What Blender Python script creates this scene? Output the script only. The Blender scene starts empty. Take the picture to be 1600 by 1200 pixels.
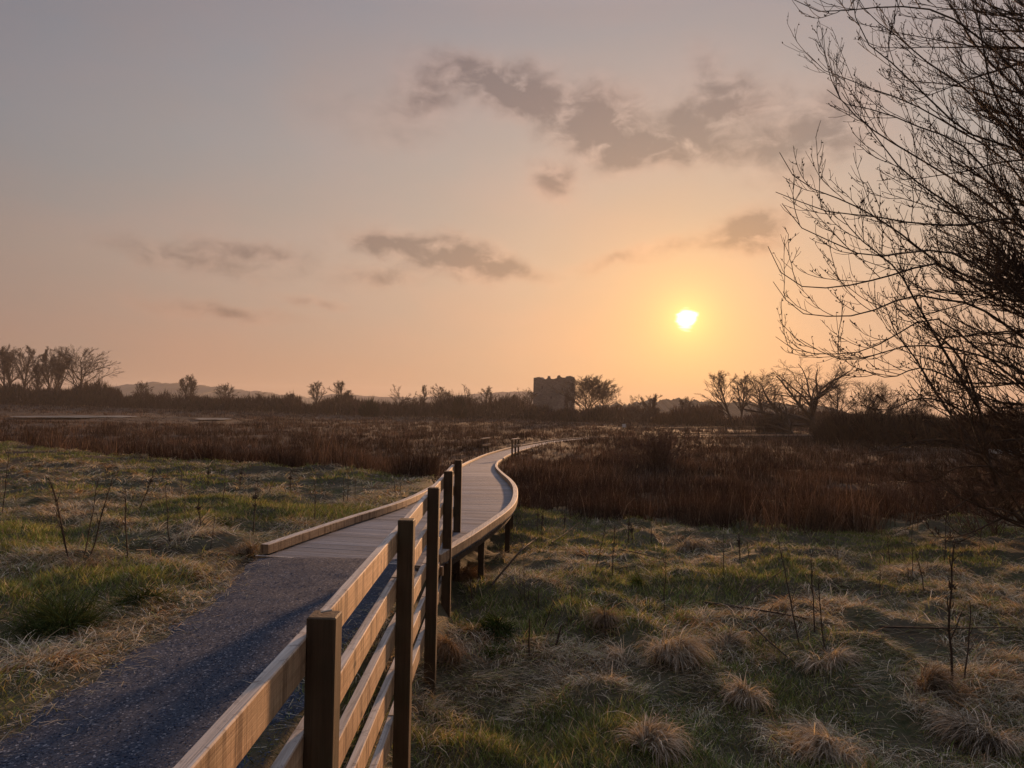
import bpy, math, random
import numpy as np
from mathutils import Matrix, Vector

rng = np.random.default_rng(7)
random.seed(7)
scene = bpy.context.scene
COL = scene.collection
R = math.radians

# ------------------------------------------------------------------ camera
EYE = np.array([0.0, 0.0, 1.7])
FPX = 1200.0
PITCH = math.atan(40 / FPX)
ROLL = R(1.0)
_f = np.array([0, math.cos(PITCH), math.sin(PITCH)])
_r0 = np.array([1.0, 0, 0])
_u0 = np.array([0, -math.sin(PITCH), math.cos(PITCH)])
_r = _r0 * math.cos(ROLL) + _u0 * math.sin(ROLL)
_u = -_r0 * math.sin(ROLL) + _u0 * math.cos(ROLL)
cam_data = bpy.data.cameras.new("camera")
cam_data.sensor_width = 36.0
cam_data.lens = FPX / 1600 * 36
cam_data.clip_start = 0.05
cam_data.clip_end = 6000
cam = bpy.data.objects.new("camera", cam_data)
cam.matrix_world = Matrix(((_r[0], _u[0], -_f[0], EYE[0]), (_r[1], _u[1], -_f[1], EYE[1]),
                           (_r[2], _u[2], -_f[2], EYE[2]), (0, 0, 0, 1)))
COL.objects.link(cam)
scene.camera = cam


def ray(px, py):
    return _f * FPX + _r * (px - 800) - _u * (py - 600)


def at(px, py, Y):
    """world point seen at photo pixel (px, py), Y metres in front"""
    v = ray(px, py)
    return EYE + v * (Y / v[1])


# ------------------------------------------------------------------ world, sun, exposure
scene.view_settings.view_transform = 'Standard'
scene.view_settings.look = 'None'
scene.view_settings.gamma = 1.0
scene.view_settings.use_curve_mapping = False
EXPO = 1.0
scene.view_settings.exposure = EXPO

S = ray(1073, 499)
S = S / np.linalg.norm(S)
SUN_EL = math.asin(S[2])
SUN_AZ = math.atan2(S[0], S[1])

world = bpy.data.worlds.new("World")
scene.world = world
world.use_nodes = True
wt = world.node_tree
wt.nodes.clear()


class NB:
    """small node building helper"""
    def __init__(self, tree):
        self.t = tree

    def n(self, typ, **kw):
        nd = self.t.nodes.new(typ)
        for k, v in kw.items():
            setattr(nd, k, v)
        return nd

    def put(self, sock, v):
        if hasattr(v, 'is_output') or isinstance(v, bpy.types.NodeSocket):
            self.t.links.new(v, sock)
        else:
            sock.default_value = v

    def math(self, op, a, b=0.0, c=0.0, clamp=False):
        nd = self.n('ShaderNodeMath', operation=op, use_clamp=clamp)
        self.put(nd.inputs[0], a)
        self.put(nd.inputs[1], b)
        self.put(nd.inputs[2], c)
        return nd.outputs[0]

    def vmath(self, op, a, b=None):
        nd = self.n('ShaderNodeVectorMath', operation=op)
        self.put(nd.inputs[0], a)
        if b is not None:
            self.put(nd.inputs[1], b)
        return nd.outputs['Value'] if op in ('DOT_PRODUCT', 'LENGTH') else nd.outputs[0]

    def mix(self, f, a, b, blend='MIX'):
        nd = self.n('ShaderNodeMix', data_type='RGBA', blend_type=blend)
        self.put(nd.inputs[0], f)
        self.put(nd.inputs[6], a)
        self.put(nd.inputs[7], b)
        return nd.outputs[2]

    def ramp(self, f, stops, interp='LINEAR'):
        nd = self.n('ShaderNodeValToRGB')
        cr = nd.color_ramp
        cr.interpolation = interp
        while len(cr.elements) < len(stops):
            cr.elements.new(0.5)
        for e, (p, c) in zip(cr.elements, stops):
            e.position = p
            e.color = (c, c, c, 1) if not isinstance(c, (tuple, list)) else (*c[:3], 1)
        self.put(nd.inputs[0], f)
        return nd.outputs[0]

    def noise(self, vec, scale, detail=3, rough=0.5, dist=0.0):
        nd = self.n('ShaderNodeTexNoise')
        if vec is not None:
            self.put(nd.inputs['Vector'], vec)
        nd.inputs['Scale'].default_value = scale
        nd.inputs['Detail'].default_value = detail
        nd.inputs['Roughness'].default_value = rough
        nd.inputs['Distortion'].default_value = dist
        return nd.outputs[0]

    def mapping(self, vec, loc=(0, 0, 0), rot=(0, 0, 0), scale=(1, 1, 1), vt='POINT'):
        nd = self.n('ShaderNodeMapping', vector_type=vt)
        self.put(nd.inputs[0], vec)
        nd.inputs['Location'].default_value = loc
        nd.inputs['Rotation'].default_value = rot
        nd.inputs['Scale'].default_value = scale
        return nd.outputs[0]


w = NB(wt)
tc = w.n('ShaderNodeTexCoord')
D = w.vmath('NORMALIZE', tc.outputs['Generated'])
sep = w.n('ShaderNodeSeparateXYZ')
w.put(sep.inputs[0], D)
el = w.math('MULTIPLY', w.math('ARCSINE', sep.outputs[2]), 57.29578)
az = w.math('MULTIPLY', w.math('ARCTAN2', sep.outputs[0], sep.outputs[1]), 57.29578)
ang = w.math('MULTIPLY', w.math('ARCCOSINE', w.math('MINIMUM', w.vmath('DOT_PRODUCT', D, tuple(S)), 0.9999999)), 57.29578)
azel = w.n('ShaderNodeCombineXYZ')
w.put(azel.inputs[0], az)
w.put(azel.inputs[1], el)
AE = azel.outputs[0]

SKYG = 1.0      # overall scale of the dusk gradient, tuned with the exposure
# colour by elevation (degrees / 90) for a direction about 22 degrees from the sun
grad = w.ramp(w.math('DIVIDE', w.math('MAXIMUM', el, 0.0), 90.0), [
    (0.0, (.55, .315, .185)), (.05, (.59, .355, .225)), (.11, (.56, .395, .275)), (.20, (.47, .38, .31)),
    (.31, (.385, .325, .30)), (.45, (.58, .565, .575)), (1.0, (1.08, 1.10, 1.18))])
fac = w.ramp(w.math('DIVIDE', ang, 180.0), [
    (0.0, (1.22, .96, .80)), (.07, (1.05, 1.03, 1.03)), (.12, (.90, .94, 1.0)), (.20, (.70, .77, .88)), (.28, (.50, .59, .74)),
    (.5, (.46, .52, .64)), (.72, (.14, .17, .22)), (1.0, (.10, .12, .16))])
sky = w.mix(1.0, grad, fac, 'MULTIPLY')
# soft veil: broad warm and cool patches
veil = w.noise(w.mapping(AE, scale=(.035, .09, 1)), 1.0, 4, .5, .6)
vf = w.ramp(veil, [(.30, 0.0), (.72, 1.0)])
sky = w.mix(w.math('MULTIPLY', vf, .75), w.mix(1.0, sky, (.95, 1.0, 1.06, 1), 'MULTIPLY'), w.mix(1.0, sky, (1.13, .985, .93, 1), 'MULTIPLY'))
veil2 = w.noise(w.mapping(AE, loc=(7, 3, 0), scale=(.10, .22, 1)), 1.0, 5, .55, .4)
sky = w.mix(w.math('MULTIPLY', w.ramp(veil2, [(.42, 0.0), (.72, 1.0)]), .40), sky, w.mix(1.0, sky, (1.14, 1.02, 1.0, 1), 'MULTIPLY'))
# aureole round the sun
g1 = w.math('EXPONENT', w.math('DIVIDE', ang, -4.2))
g2 = w.math('EXPONENT', w.math('DIVIDE', ang, -1.25))
g3 = w.math('EXPONENT', w.math('DIVIDE', ang, -10.0))


def add_glow(col, g, c):
    return w.mix(1.0, col, w.mix(g, (0, 0, 0, 1), (*c, 1)), 'ADD')


sky = add_glow(sky, g3, (.08, .03, .0))
sky = add_glow(sky, g1, (.20, .13, .0))
sky = add_glow(sky, g2, (.50, .52, .10))

# clouds, each a soft ellipse in azimuth / elevation broken up by noise
def azel_of(px, py):
    v = ray(px, py)
    v = v / np.linalg.norm(v)
    return math.degrees(math.atan2(v[0], v[1])), math.degrees(math.asin(v[2]))


CLOUDS = [  # px, py, half width px, half height px, tilt deg (positive: falls to the right), strength
    (755, 122, 85, 30, 8, .95), (665, 152, 45, 28, 0, .62), (845, 165, 75, 32, 22, .95), (945, 195, 58, 46, 20, 1.15),
    (985, 225, 55, 26, 0, .8), (1075, 228, 85, 24, 0, .85), (1140, 160, 60, 26, -12, .85), (1075, 190, 45, 22, -30, .5),
    (1265, 212, 85, 48, -15, .95), (1110, 110, 26, 36, -30, .42), (863, 283, 32, 26, 20, .80), (1170, 362, 46, 22, -8, 1.35),
    (1060, 385, 55, 12, -12, .40), (960, 405, 60, 10, -18, .38),
    (690, 398, 110, 22, 10, .82), (765, 415, 80, 16, 8, .75), (600, 388, 60, 14, 4, .60), (735, 380, 45, 14, 14, .5), (610, 428, 50, 12, 0, .45),
    (285, 402, 90, 18, 4, .42), (400, 392, 60, 12, 6, .42), (340, 486, 100, 12, 2, .50), (500, 472, 50, 8, 2, .42),
    (600, 190, 120, 40, 5, .24), (1080, 180, 200, 90, 0, .10), (420, 410, 200, 34, 3, .22)]
warp = w.n('ShaderNodeTexNoise')
w.put(warp.inputs['Vector'], AE)
warp.inputs['Scale'].default_value = .42
warp.inputs['Detail'].default_value = 4
AEW = w.vmath('ADD', AE, w.mapping(w.vmath('SUBTRACT', warp.outputs['Color'], (.5, .5, .5)), scale=(3.0, 2.0, 0)))
tot = 0.0
for (px, py, hw, hh, tilt, st) in CLOUDS:
    a0, e0 = azel_of(px, py)
    k = math.degrees(1 / FPX)
    m = w.mapping(AEW, loc=(a0, e0, 0), rot=(0, 0, -R(tilt + 1)), scale=(hw * k, hh * k, 1), vt='TEXTURE')
    r2 = w.vmath('DOT_PRODUCT', m, m)
    tot = w.math('MULTIPLY_ADD', w.math('EXPONENT', w.math('MULTIPLY', r2, -1.0)), st, tot)
cn = w.noise(w.mapping(AE, scale=(.42, .70, 1)), 1.0, 7, .60, .35)
cn2 = w.noise(w.mapping(AE, scale=(.17, .30, 1)), 1.0, 4, .6, .2)
dens = w.math('MULTIPLY', tot, w.math('MULTIPLY_ADD', cn, 3.9, -1.0))
dens_s = w.ramp(dens, [(.12, 0.0), (.38, .30), (.70, .72), (1.05, .95)], 'B_SPLINE')
# pale warm rim of thin cloud round the dark ones
rim = w.ramp(w.math('MULTIPLY', tot, w.math('ADD', cn2, .5)), [(.03, 0.0), (.2, .55), (.5, 1.0)], 'B_SPLINE')
sky = w.mix(w.math('MULTIPLY', rim, .58), sky, w.mix(1.0, sky, (1.24, 1.06, .98, 1), 'MULTIPLY'))
ccol = w.mix(1.0, sky, (.46, .47, .51, 1), 'MULTIPLY')
sky = w.mix(w.math('MULTIPLY', dens_s, .93), sky, ccol)
# the sun's disc, half veiled by streaks of thin cloud
streak = w.noise(w.mapping(AE, loc=(3, 0, 0), scale=(.32, 2.6, 1)), 1.0, 2, .5)
edge = w.math('MULTIPLY_ADD', w.math('SUBTRACT', streak, .5), 1.1, w.math('MULTIPLY', ang, 1.0))
disc = w.ramp(edge, [(.50, 1.0), (.86, 0.0)], 'EASE')
sky = w.mix(disc, sky, (2.0, 1.85, 1.25, 1))

nish = w.n('ShaderNodeTexSky', sky_type='NISHITA')
nish.sun_disc = False
nish.sun_elevation = SUN_EL
nish.sun_rotation = SUN_AZ
nish.air_density = 1.0
nish.dust_density = 3.0
bg1 = w.n('ShaderNodeBackground')
w.put(bg1.inputs[0], sky)
bg1.inputs[1].default_value = SKYG * 2 ** (-EXPO)
bg2 = w.n('ShaderNodeBackground')
w.put(bg2.inputs[0], nish.outputs[0])
bg2.inputs[1].default_value = 0.002
ad = w.n('ShaderNodeAddShader')
w.put(ad.inputs[0], bg1.outputs[0])
w.put(ad.inputs[1], bg2.outputs[0])
wo = w.n('ShaderNodeOutputWorld')
w.put(wo.inputs[0], ad.outputs[0])

sun_d = bpy.data.lights.new("sun", 'SUN')
sun_d.energy = 3.2
sun_d.angle = R(1.6)
sun_d.color = (1.0, .55, .28)
sun = bpy.data.objects.new("sun", sun_d)
sun.rotation_euler = Vector(S).to_track_quat('Z', 'Y').to_euler()
sun.location = (20, 60, 40)
COL.objects.link(sun)

scene.cycles.use_denoising = True
scene.cycles.max_bounces = 6
scene.cycles.diffuse_bounces = 3
scene.cycles.transmission_bounces = 3
scene.cycles.volume_bounces = 0
scene.cycles.sample_clamp_indirect = 4.0


# ------------------------------------------------------------------ helpers
def tag(o, label=None, cat=None, group=None, kind=None):
    if label:
        o['label'] = label
    if cat:
        o['category'] = cat
    if group:
        o['group'] = group
    if kind:
        o['kind'] = kind
    return o


def thing(name, label, cat, loc=(0, 0, 0), group=None):
    o = bpy.data.objects.new(name, None)
    o.empty_display_size = .3
    COL.objects.link(o)
    o.location = tuple(float(c) for c in loc)
    return tag(o, label, cat, group)


def link(name, me, parent=None):
    o = bpy.data.objects.new(name, me)
    COL.objects.link(o)
    if parent is not None:
        o.parent = parent
        o.matrix_parent_inverse = Matrix.Translation(-parent.location)
    return o


def raw_mesh(name, verts, loops, sizes, mat, col=None, smooth=False):
    me = bpy.data.meshes.new(name)
    verts = np.ascontiguousarray(verts, dtype=np.float32)
    loops = np.ascontiguousarray(loops, dtype=np.int32).ravel()
    sizes = np.ascontiguousarray(sizes, dtype=np.int32)
    me.vertices.add(len(verts))
    me.vertices.foreach_set('co', verts.ravel())
    me.loops.add(len(loops))
    me.loops.foreach_set('vertex_index', loops)
    me.polygons.add(len(sizes))
    starts = np.concatenate([[0], np.cumsum(sizes)[:-1]]).astype(np.int32)
    me.polygons.foreach_set('loop_start', starts)
    me.polygons.foreach_set('use_smooth', np.full(len(sizes), bool(smooth)))
    me.update(calc_edges=True)
    me.validate()
    if col is not None:
        a = me.color_attributes.new('tint', 'FLOAT_COLOR', 'POINT')
        c4 = np.ones((len(verts), 4), dtype=np.float32)
        c4[:, :3] = col
        a.data.foreach_set('color', c4.ravel())
    if mat:
        me.materials.append(mat)
    return me


class MB:
    """collects polygons for one mesh"""
    def __init__(self):
        self.v, self.f = [], []

    def poly(self, pts, faces):
        b = len(self.v)
        self.v += [tuple(float(c) for c in p) for p in pts]
        self.f += [tuple(b + i for i in f) for f in faces]

    def box(self, c, sx, sy, sz, M=None):
        """box centred at c, half sizes"""
        p = [Vector((x * sx, y * sy, z * sz)) for x in (-1, 1) for y in (-1, 1) for z in (-1, 1)]
        if M is not None:
            p = [M @ q for q in p]
        self.poly([q + Vector(c) for q in p],
                  [(0, 1, 3, 2), (4, 6, 7, 5), (0, 4, 5, 1), (2, 3, 7, 6), (0, 2, 6, 4), (1, 5, 7, 3)])

    def chbox(self, c, sx, sy, sz, b, M=None):
        """box with chamfered vertical edges and top rim"""
        ring = [(sx - b, -sy), (sx, -sy + b), (sx, sy - b), (sx - b, sy), (-sx + b, sy), (-sx, sy - b), (-sx, -sy + b), (-sx + b, -sy)]
        k = [(sx - b) / sx, (sy - b) / sy]
        p = [(x, y, -sz) for x, y in ring] + [(x, y, sz - b) for x, y in ring] + [(x * k[0], y * k[1], sz) for x, y in ring]
        p = [Vector(q) for q in p]
        if M is not None:
            p = [M @ q for q in p]
        fs = [tuple(range(7, -1, -1)), tuple(range(16, 24))]
        for l in (0, 8):
            fs += [(l + i, l + (i + 1) % 8, l + 8 + (i + 1) % 8, l + 8 + i) for i in range(8)]
        self.poly([q + Vector(c) for q in p], fs)

    def beam(self, a, b, wdt, hgt, ch=0.004, up=(0, 0, 1)):
        """timber from a to b with width (sideways) and height, edges chamfered"""
        a, b = Vector(a), Vector(b)
        d = (b - a)
        L = d.length
        d.normalize()
        s = d.cross(Vector(up)).normalized()
        u = s.cross(d).normalized()
        M = Matrix((s, d, u)).transposed()
        hw, hh = wdt / 2, hgt / 2
        ring = [(-hw + ch, -hh), (hw - ch, -hh), (hw, -hh + ch), (hw, hh - ch), (hw - ch, hh), (-hw + ch, hh), (-hw, hh - ch), (-hw, -hh + ch)]
        p = [a + M @ Vector((x, 0, z)) for x, z in ring] + [b + M @ Vector((x, 0, z)) for x, z in ring]
        fs = [tuple(range(8)), tuple(range(15, 7, -1))]
        fs += [(i, i + 8, (i + 1) % 8 + 8, (i + 1) % 8) for i in range(8)]
        self.poly(p, fs)

    def build(self, name, mat, parent=None, smooth=False):
        sizes = [len(f) for f in self.f]
        loops = [i for f in self.f for i in f]
        me = raw_mesh(name, np.array(self.v), loops, sizes, mat, smooth=smooth)
        return link(name, me, parent)


_lat = {}


def vnoise(x, y, seed=0):
    if seed not in _lat:
        _lat[seed] = np.random.default_rng(1000 + seed).random((256, 256))
    g = _lat[seed]
    xi, yi = np.floor(x).astype(int), np.floor(y).astype(int)
    fx, fy = x - xi, y - yi
    fx, fy = fx * fx * (3 - 2 * fx), fy * fy * (3 - 2 * fy)
    x0, x1, y0, y1 = xi & 255, (xi + 1) & 255, yi & 255, (yi + 1) & 255
    return (g[x0, y0] * (1 - fx) + g[x1, y0] * fx) * (1 - fy) + (g[x0, y1] * (1 - fx) + g[x1, y1] * fx) * fy


def fbm(x, y, seed=0, oct=4):
    s, a, n = 0, .5, 0
    for o in range(oct):
        s = s + a * vnoise(x * 2 ** o + 17.3 * o, y * 2 ** o + 5.1 * o, seed)
        n += a
        a *= .5
    return s / n


def sstep(a, b, x):
    t = np.clip((x - a) / (b - a), 0, 1)
    return t * t * (3 - 2 * t)


def catmull(pts, n):
    """resample a polyline of any dimension with a Catmull-Rom curve, n points"""
    P = np.array(pts, float)
    P = np.vstack([2 * P[0] - P[1], P, 2 * P[-1] - P[-2]])
    m = len(P) - 3
    t = np.linspace(0, m - 1e-9, n * 6)
    i = t.astype(int)
    f = (t - i)[:, None]
    p0, p1, p2, p3 = P[i], P[i + 1], P[i + 2], P[i + 3]
    q = .5 * (2 * p1 + (p2 - p0) * f + (2 * p0 - 5 * p1 + 4 * p2 - p3) * f ** 2 + (3 * p1 - p0 - 3 * p2 + p3) * f ** 3)
    s = np.concatenate([[0], np.cumsum(np.linalg.norm(np.diff(q[:, :3], axis=0), axis=1))])
    tt = np.linspace(0, s[-1], n)
    return np.stack([np.interp(tt, s, q[:, k]) for k in range(q.shape[1])], 1)


# ------------------------------------------------------------------ layout of the ground
# boardwalk centre line: x, y, z of deck, width
DECK = catmull([(-1.78, 8.55, 0, 2.12), (-1.38, 10.5, 0, 2.12), (-.92, 13, -.01, 1.98), (-.78, 16, -.07, 1.86), (-.82, 19, -.16, 1.74),
                (-1.03, 24, -.40, 1.64), (-1.3, 30, -.68, 1.62), (-1.43, 36, -.98, 1.62), (-1.40, 43, -1.26, 1.62), (-.75, 52, -1.39, 1.62),
                (.75, 62, -1.46, 1.65), (3.0, 72, -1.48, 1.7), (5.3, 80, -1.49, 1.8), (9, 88, -1.46, 1.8), (14, 93, -1.42, 1.8),
                (22, 97.5, -1.30, 1.8), (32, 101, -1.15, 1.8), (46, 106, -1.05, 1.8)], 420)


def deck_dist(x, y):
    """distance to the boardwalk centre line minus half its width"""
    d = np.full(np.shape(x), 1e9)
    for k in range(0, len(DECK), 3):
        dd = np.hypot(x - DECK[k, 0], y - DECK[k, 1]) - DECK[k, 3] / 2
        d = np.minimum(d, dd)
    return d


_BX = [-90, -60, -24, -16.5, -9.5, -5.2, -2.6, 0.0, 1.0, 1.9, 3.0, 5.6, 8.3, 10.5, 13, 17, 26, 60]
_BY = [70, 56, 36.5, 31, 25, 21.8, 19.6, 19.3, 19.2, 18.6, 17.8, 16.9, 17.2, 18.6, 20.5, 22, 24, 30]


def reed_s(x, y):
    """metres behind the edge where the rough grass gives way to rushes"""
    wob = (fbm(x * .6, y * .6, 5, 3) - .5) * 1.8
    return y - np.interp(x, _BX, _BY) + wob


def path_right(y):
    return -1.22 + .25 * sstep(4, 8.5, y)


def path_left(y):
    return np.interp(y, [0, 4, 5.6, 7.2, 8.75], [-2.62, -2.60, -2.56, -2.66, -2.86])


def gz(x, y, bumps=True):
    x = np.asarray(x, float)
    y = np.asarray(y, float)
    xs = np.where(y < 9, -.70, np.interp(y, DECK[:, 1], DECK[:, 0]))
    wR = sstep(np.where(y < 9, -.50, -.35), np.where(y < 9, .02, .55), x - xs) * sstep(-25, -5, y) + (1 - sstep(-25, -5, y)) * .5
    zl = -.03 - .30 * sstep(3, 22, -x + .25 * y - 2)
    zr = -.88 + .25 * sstep(5.2, 9, y) - .26 * sstep(10, 17, y)
    z = zl * (1 - wR) + zr * wR
    s = y - np.interp(x, _BX, _BY)
    m = sstep(-.5, 4.5, s)
    zm = -1.0 - .35 * sstep(20, 45, y) - .1 * sstep(40, 100, y)
    z = z * (1 - m) + zm * m
    z = z + 2.6 * sstep(110, 300, y) * sstep(60, -160, x)
    pw = sstep(.35, -.1, np.maximum(path_left(y) - x, x - path_right(y))) * sstep(9.2, 8.6, y)
    z = z * (1 - pw) + (-.012) * pw
    if bumps:
        b = (fbm(x * 1.1, y * 1.1, 1, 3) - .5) * .40 + (fbm(x * 2.9, y * 2.9, 2, 2) - .5) * (.20 - .08 * (x < -3))
        z = z + b * (1 - pw) * sstep(0, .5, np.maximum(path_left(y) - x, x - path_right(y)))
        z = z + (fbm(x * .11, y * .11, 3, 3) - .5) * .5 * m
    dd = deck_dist(x, y)
    zd = np.interp(y, DECK[:, 1], DECK[:, 2]) - .16
    z = np.where(dd < .25, np.minimum(z, zd), z)
    return z


def ground_at(px, py, y0=2.5, y1=320):
    v = ray(px, py)
    Y = np.exp(np.linspace(math.log(y0), math.log(y1), 1500))
    X = EYE[0] + v[0] / v[1] * Y
    Z = EYE[2] + v[2] / v[1] * Y
    hit = np.argmax(Z < gz(X, Y))
    return np.array([X[hit], Y[hit], float(gz(X[hit], Y[hit]))])


# ------------------------------------------------------------------ materials
def new_mat(name):
    m = bpy.data.materials.new(name)
    m.use_nodes = True
    m.node_tree.nodes.clear()
    b = NB(m.node_tree)
    out = b.n('ShaderNodeOutputMaterial')
    return m, b, out


def blade_mat(name, trans=.35, tcol=(1.25, 1.0, .55)):
    """thin plant fibre: colour per blade from the mesh, some light let through"""
    m, b, out = new_mat(name)
    a = b.n('ShaderNodeAttribute', attribute_name='tint')
    geo = b.n('ShaderNodeNewGeometry')
    nz = b.noise(geo.outputs['Position'], 9.0, 3)
    col = b.mix(1.0, a.outputs['Color'], b.ramp(nz, [(.3, .72), (.7, 1.22)]), 'MULTIPLY')
    d = b.n('ShaderNodeBsdfDiffuse')
    b.put(d.inputs[0], col)
    t = b.n('ShaderNodeBsdfTranslucent')
    b.put(t.inputs[0], b.mix(1.0, col, (*tcol, 1), 'MULTIPLY'))
    mx = b.n('ShaderNodeMixShader')
    mx.inputs[0].default_value = trans
    b.put(mx.inputs[1], d.outputs[0])
    b.put(mx.inputs[2], t.outputs[0])
    b.put(out.inputs[0], mx.outputs[0])
    return m


def wood_mat(name, light, dark, axis='Y', stain=.5, rough=.75, green=0.0, streak_axis=None):
    """sawn softwood: grain along an axis, knots, dark weather stains"""
    m, b, out = new_mat(name)
    geo = b.n('ShaderNodeNewGeometry')
    P = geo.outputs['Position']
    sc = {'X': (1.2, 40, 40), 'Y': (40, 1.2, 40), 'Z': (40, 40, 1.2)}[axis]
    grain = b.noise(b.mapping(P, scale=sc), 1.0, 5, .6, 1.2)
    sc2 = {'X': (.8, 9, 9), 'Y': (9, .8, 9), 'Z': (9, 9, .8)}[axis]
    band = b.noise(b.mapping(P, loc=(4, 2, 1), scale=sc2), 1.0, 3, .5, .5)
    patch = b.noise(b.mapping(P, loc=(9, 1, 3)), 2.2, 5, .6)
    col = b.mix(b.ramp(grain, [(.30, 0.0), (.70, 1.0)]), (*dark, 1), (*light, 1))
    col = b.mix(b.math('MULTIPLY', b.ramp(band, [(.40, 0.0), (.66, 1.0)]), .45), col, tuple(.55 * c for c in light) + (1,))
    st = b.math('MULTIPLY', b.ramp(patch, [(.48, 0.0), (.72, 1.0)]), stain)
    col = b.mix(st, col, tuple(.42 * c for c in dark) + (1,))
    if streak_axis:
        ss = {'Y': (14, 14, 1.0), 'X': (14, 14, 1.0)}[streak_axis]
        stk = b.noise(b.mapping(P, loc=(3, 7, 2), scale=ss), 1.0, 5, .7, .4)
        col = b.mix(b.math('MULTIPLY', b.ramp(stk, [(.50, 0.0), (.60, 1.0)]), .75), col, (.12, .065, .035, 1))
        saw = b.noise(b.mapping(P, loc=(1, 2, 9), rot=(.25, 0, 0), scale=(30, 120, 6)), 1.0, 2, .5)
        col = b.mix(1.0, col, b.ramp(saw, [(.30, .80), (.70, 1.16)]), 'MULTIPLY')
        vor = b.n('ShaderNodeTexVoronoi')
        b.put(vor.inputs['Vector'], b.mapping(P, scale=(2.2, 2.2, 5)))
        vor.inputs['Scale'].default_value = 1.6
        kn = b.ramp(vor.outputs['Distance'], [(.07, 1.0), (.15, 0.0)])
        col = b.mix(b.math('MULTIPLY', kn, .85), col, (.06, .035, .022, 1))
    if green:
        gn = b.noise(b.mapping(P, loc=(1, 8, 5)), 3.5, 4, .6)
        col = b.mix(b.math('MULTIPLY', b.ramp(gn, [(.42, 0.0), (.65, 1.0)]), green), col, (.075, .085, .045, 1))
    oi = b.n('ShaderNodeObjectInfo')
    col = b.mix(1.0, col, b.ramp(oi.outputs['Random'], [(0.0, (.80, .80, .82)), (.5, (1.0, .98, .95)), (1.0, (1.12, 1.08, 1.02))]), 'MULTIPLY')
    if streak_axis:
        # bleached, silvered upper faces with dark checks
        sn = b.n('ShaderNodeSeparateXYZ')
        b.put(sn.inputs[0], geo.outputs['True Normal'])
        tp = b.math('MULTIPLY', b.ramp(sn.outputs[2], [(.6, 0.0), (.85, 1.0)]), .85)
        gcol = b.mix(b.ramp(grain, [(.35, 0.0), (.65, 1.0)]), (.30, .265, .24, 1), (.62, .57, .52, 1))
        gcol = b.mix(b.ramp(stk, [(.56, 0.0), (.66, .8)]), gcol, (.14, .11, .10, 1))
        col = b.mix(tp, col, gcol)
    p = b.n('ShaderNodeBsdfPrincipled')
    b.put(p.inputs['Base Color'], col)
    p.inputs['Roughness'].default_value = rough
    p.inputs['Specular IOR Level'].default_value = .25
    bp = b.n('ShaderNodeBump')
    bp.inputs['Strength'].default_value = .7
    bp.inputs['Distance'].default_value = .006
    b.put(bp.inputs['Height'], grain)
    b.put(p.inputs['Normal'], bp.outputs[0])
    b.put(out.inputs[0], p.outputs[0])
    return m


def simple_mat(name, c1, c2, scale=4.0, rough=.9, detail=5, spec=.2, bump=0.0, stretch=(1, 1, 1)):
    m, b, out = new_mat(name)
    geo = b.n('ShaderNodeNewGeometry')
    nz = b.noise(b.mapping(geo.outputs['Position'], scale=stretch), scale, detail, .6)
    col = b.mix(b.ramp(nz, [(.32, 0.0), (.68, 1.0)]), (*c1, 1), (*c2, 1))
    p = b.n('ShaderNodeBsdfPrincipled')
    b.put(p.inputs['Base Color'], col)
    p.inputs['Roughness'].default_value = rough
    p.inputs['Specular IOR Level'].default_value = spec
    if bump:
        bp = b.n('ShaderNodeBump')
        bp.inputs['Strength'].default_value = .6
        bp.inputs['Distance'].default_value = bump
        b.put(bp.inputs['Height'], nz)
        b.put(p.inputs['Normal'], bp.outputs[0])
    b.put(out.inputs[0], p.outputs[0])
    return m


M_grass = blade_mat('grass_blades', .20, (1.15, 1.0, .62))
M_reed = blade_mat('rush_blades', .12, (1.1, .9, .7))
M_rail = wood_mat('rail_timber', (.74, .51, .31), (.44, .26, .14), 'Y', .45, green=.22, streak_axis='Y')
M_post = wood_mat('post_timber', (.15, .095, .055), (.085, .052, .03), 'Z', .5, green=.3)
M_kerb = wood_mat('kerb_timber', (.46, .315, .20), (.29, .185, .11), 'Y', .45, green=.15, streak_axis='Y')
M_under = wood_mat('bearer_timber', (.085, .060, .042), (.045, .032, .024), 'Z', .5)  # shade below the kerb and deck edge is put into this darker timber colour
M_bark = simple_mat('bark', (.050, .036, .027), (.10, .072, .052), 14.0, bump=.01)
M_twig = simple_mat('twig_bark', (.055, .036, .026), (.10, .062, .042), 6.0)
M_fartwig = simple_mat('far_twigs', (.06, .042, .032), (.095, .066, .048), .5)
M_stalk = simple_mat('dead_stalk', (.045, .032, .026), (.10, .072, .052), 30.0)
M_hill = simple_mat('hill_moor', (.10, .09, .07), (.16, .14, .10), .02)
M_conifer = simple_mat('conifer_wood', (.02, .026, .018), (.05, .05, .032), .4)
M_white = simple_mat('white_paint', (.72, .72, .70), (.82, .82, .80), 3.0, .6)

# ground: thatch of dead grass, moss and dark soil
M_ground, b, out = new_mat('rough_ground')
P = b.n('ShaderNodeNewGeometry').outputs['Position']
n1 = b.noise(P, 1.1, 6, .65)
n2 = b.noise(P, 14.0, 5, .7)
n3 = b.noise(P, .05, 4, .6)
c = b.mix(b.ramp(n1, [(.38, 0.0), (.62, 1.0)]), (.085, .068, .046, 1), (.058, .066, .030, 1))
c = b.mix(b.ramp(n2, [(.40, 0.0), (.75, .7)]), c, (.15, .115, .075, 1))
sy = b.n('ShaderNodeSeparateXYZ')
b.put(sy.inputs[0], P)
far = b.math('MULTIPLY_ADD', sy.outputs[1], 1 / 12.0, -17 / 12.0, clamp=True)
c = b.mix(far, c, b.mix(b.ramp(n3, [(.35, 0.0), (.65, 1.0)]), (.055, .036, .027, 1), (.085, .060, .045, 1)))
p = b.n('ShaderNodeBsdfPrincipled')
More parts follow.
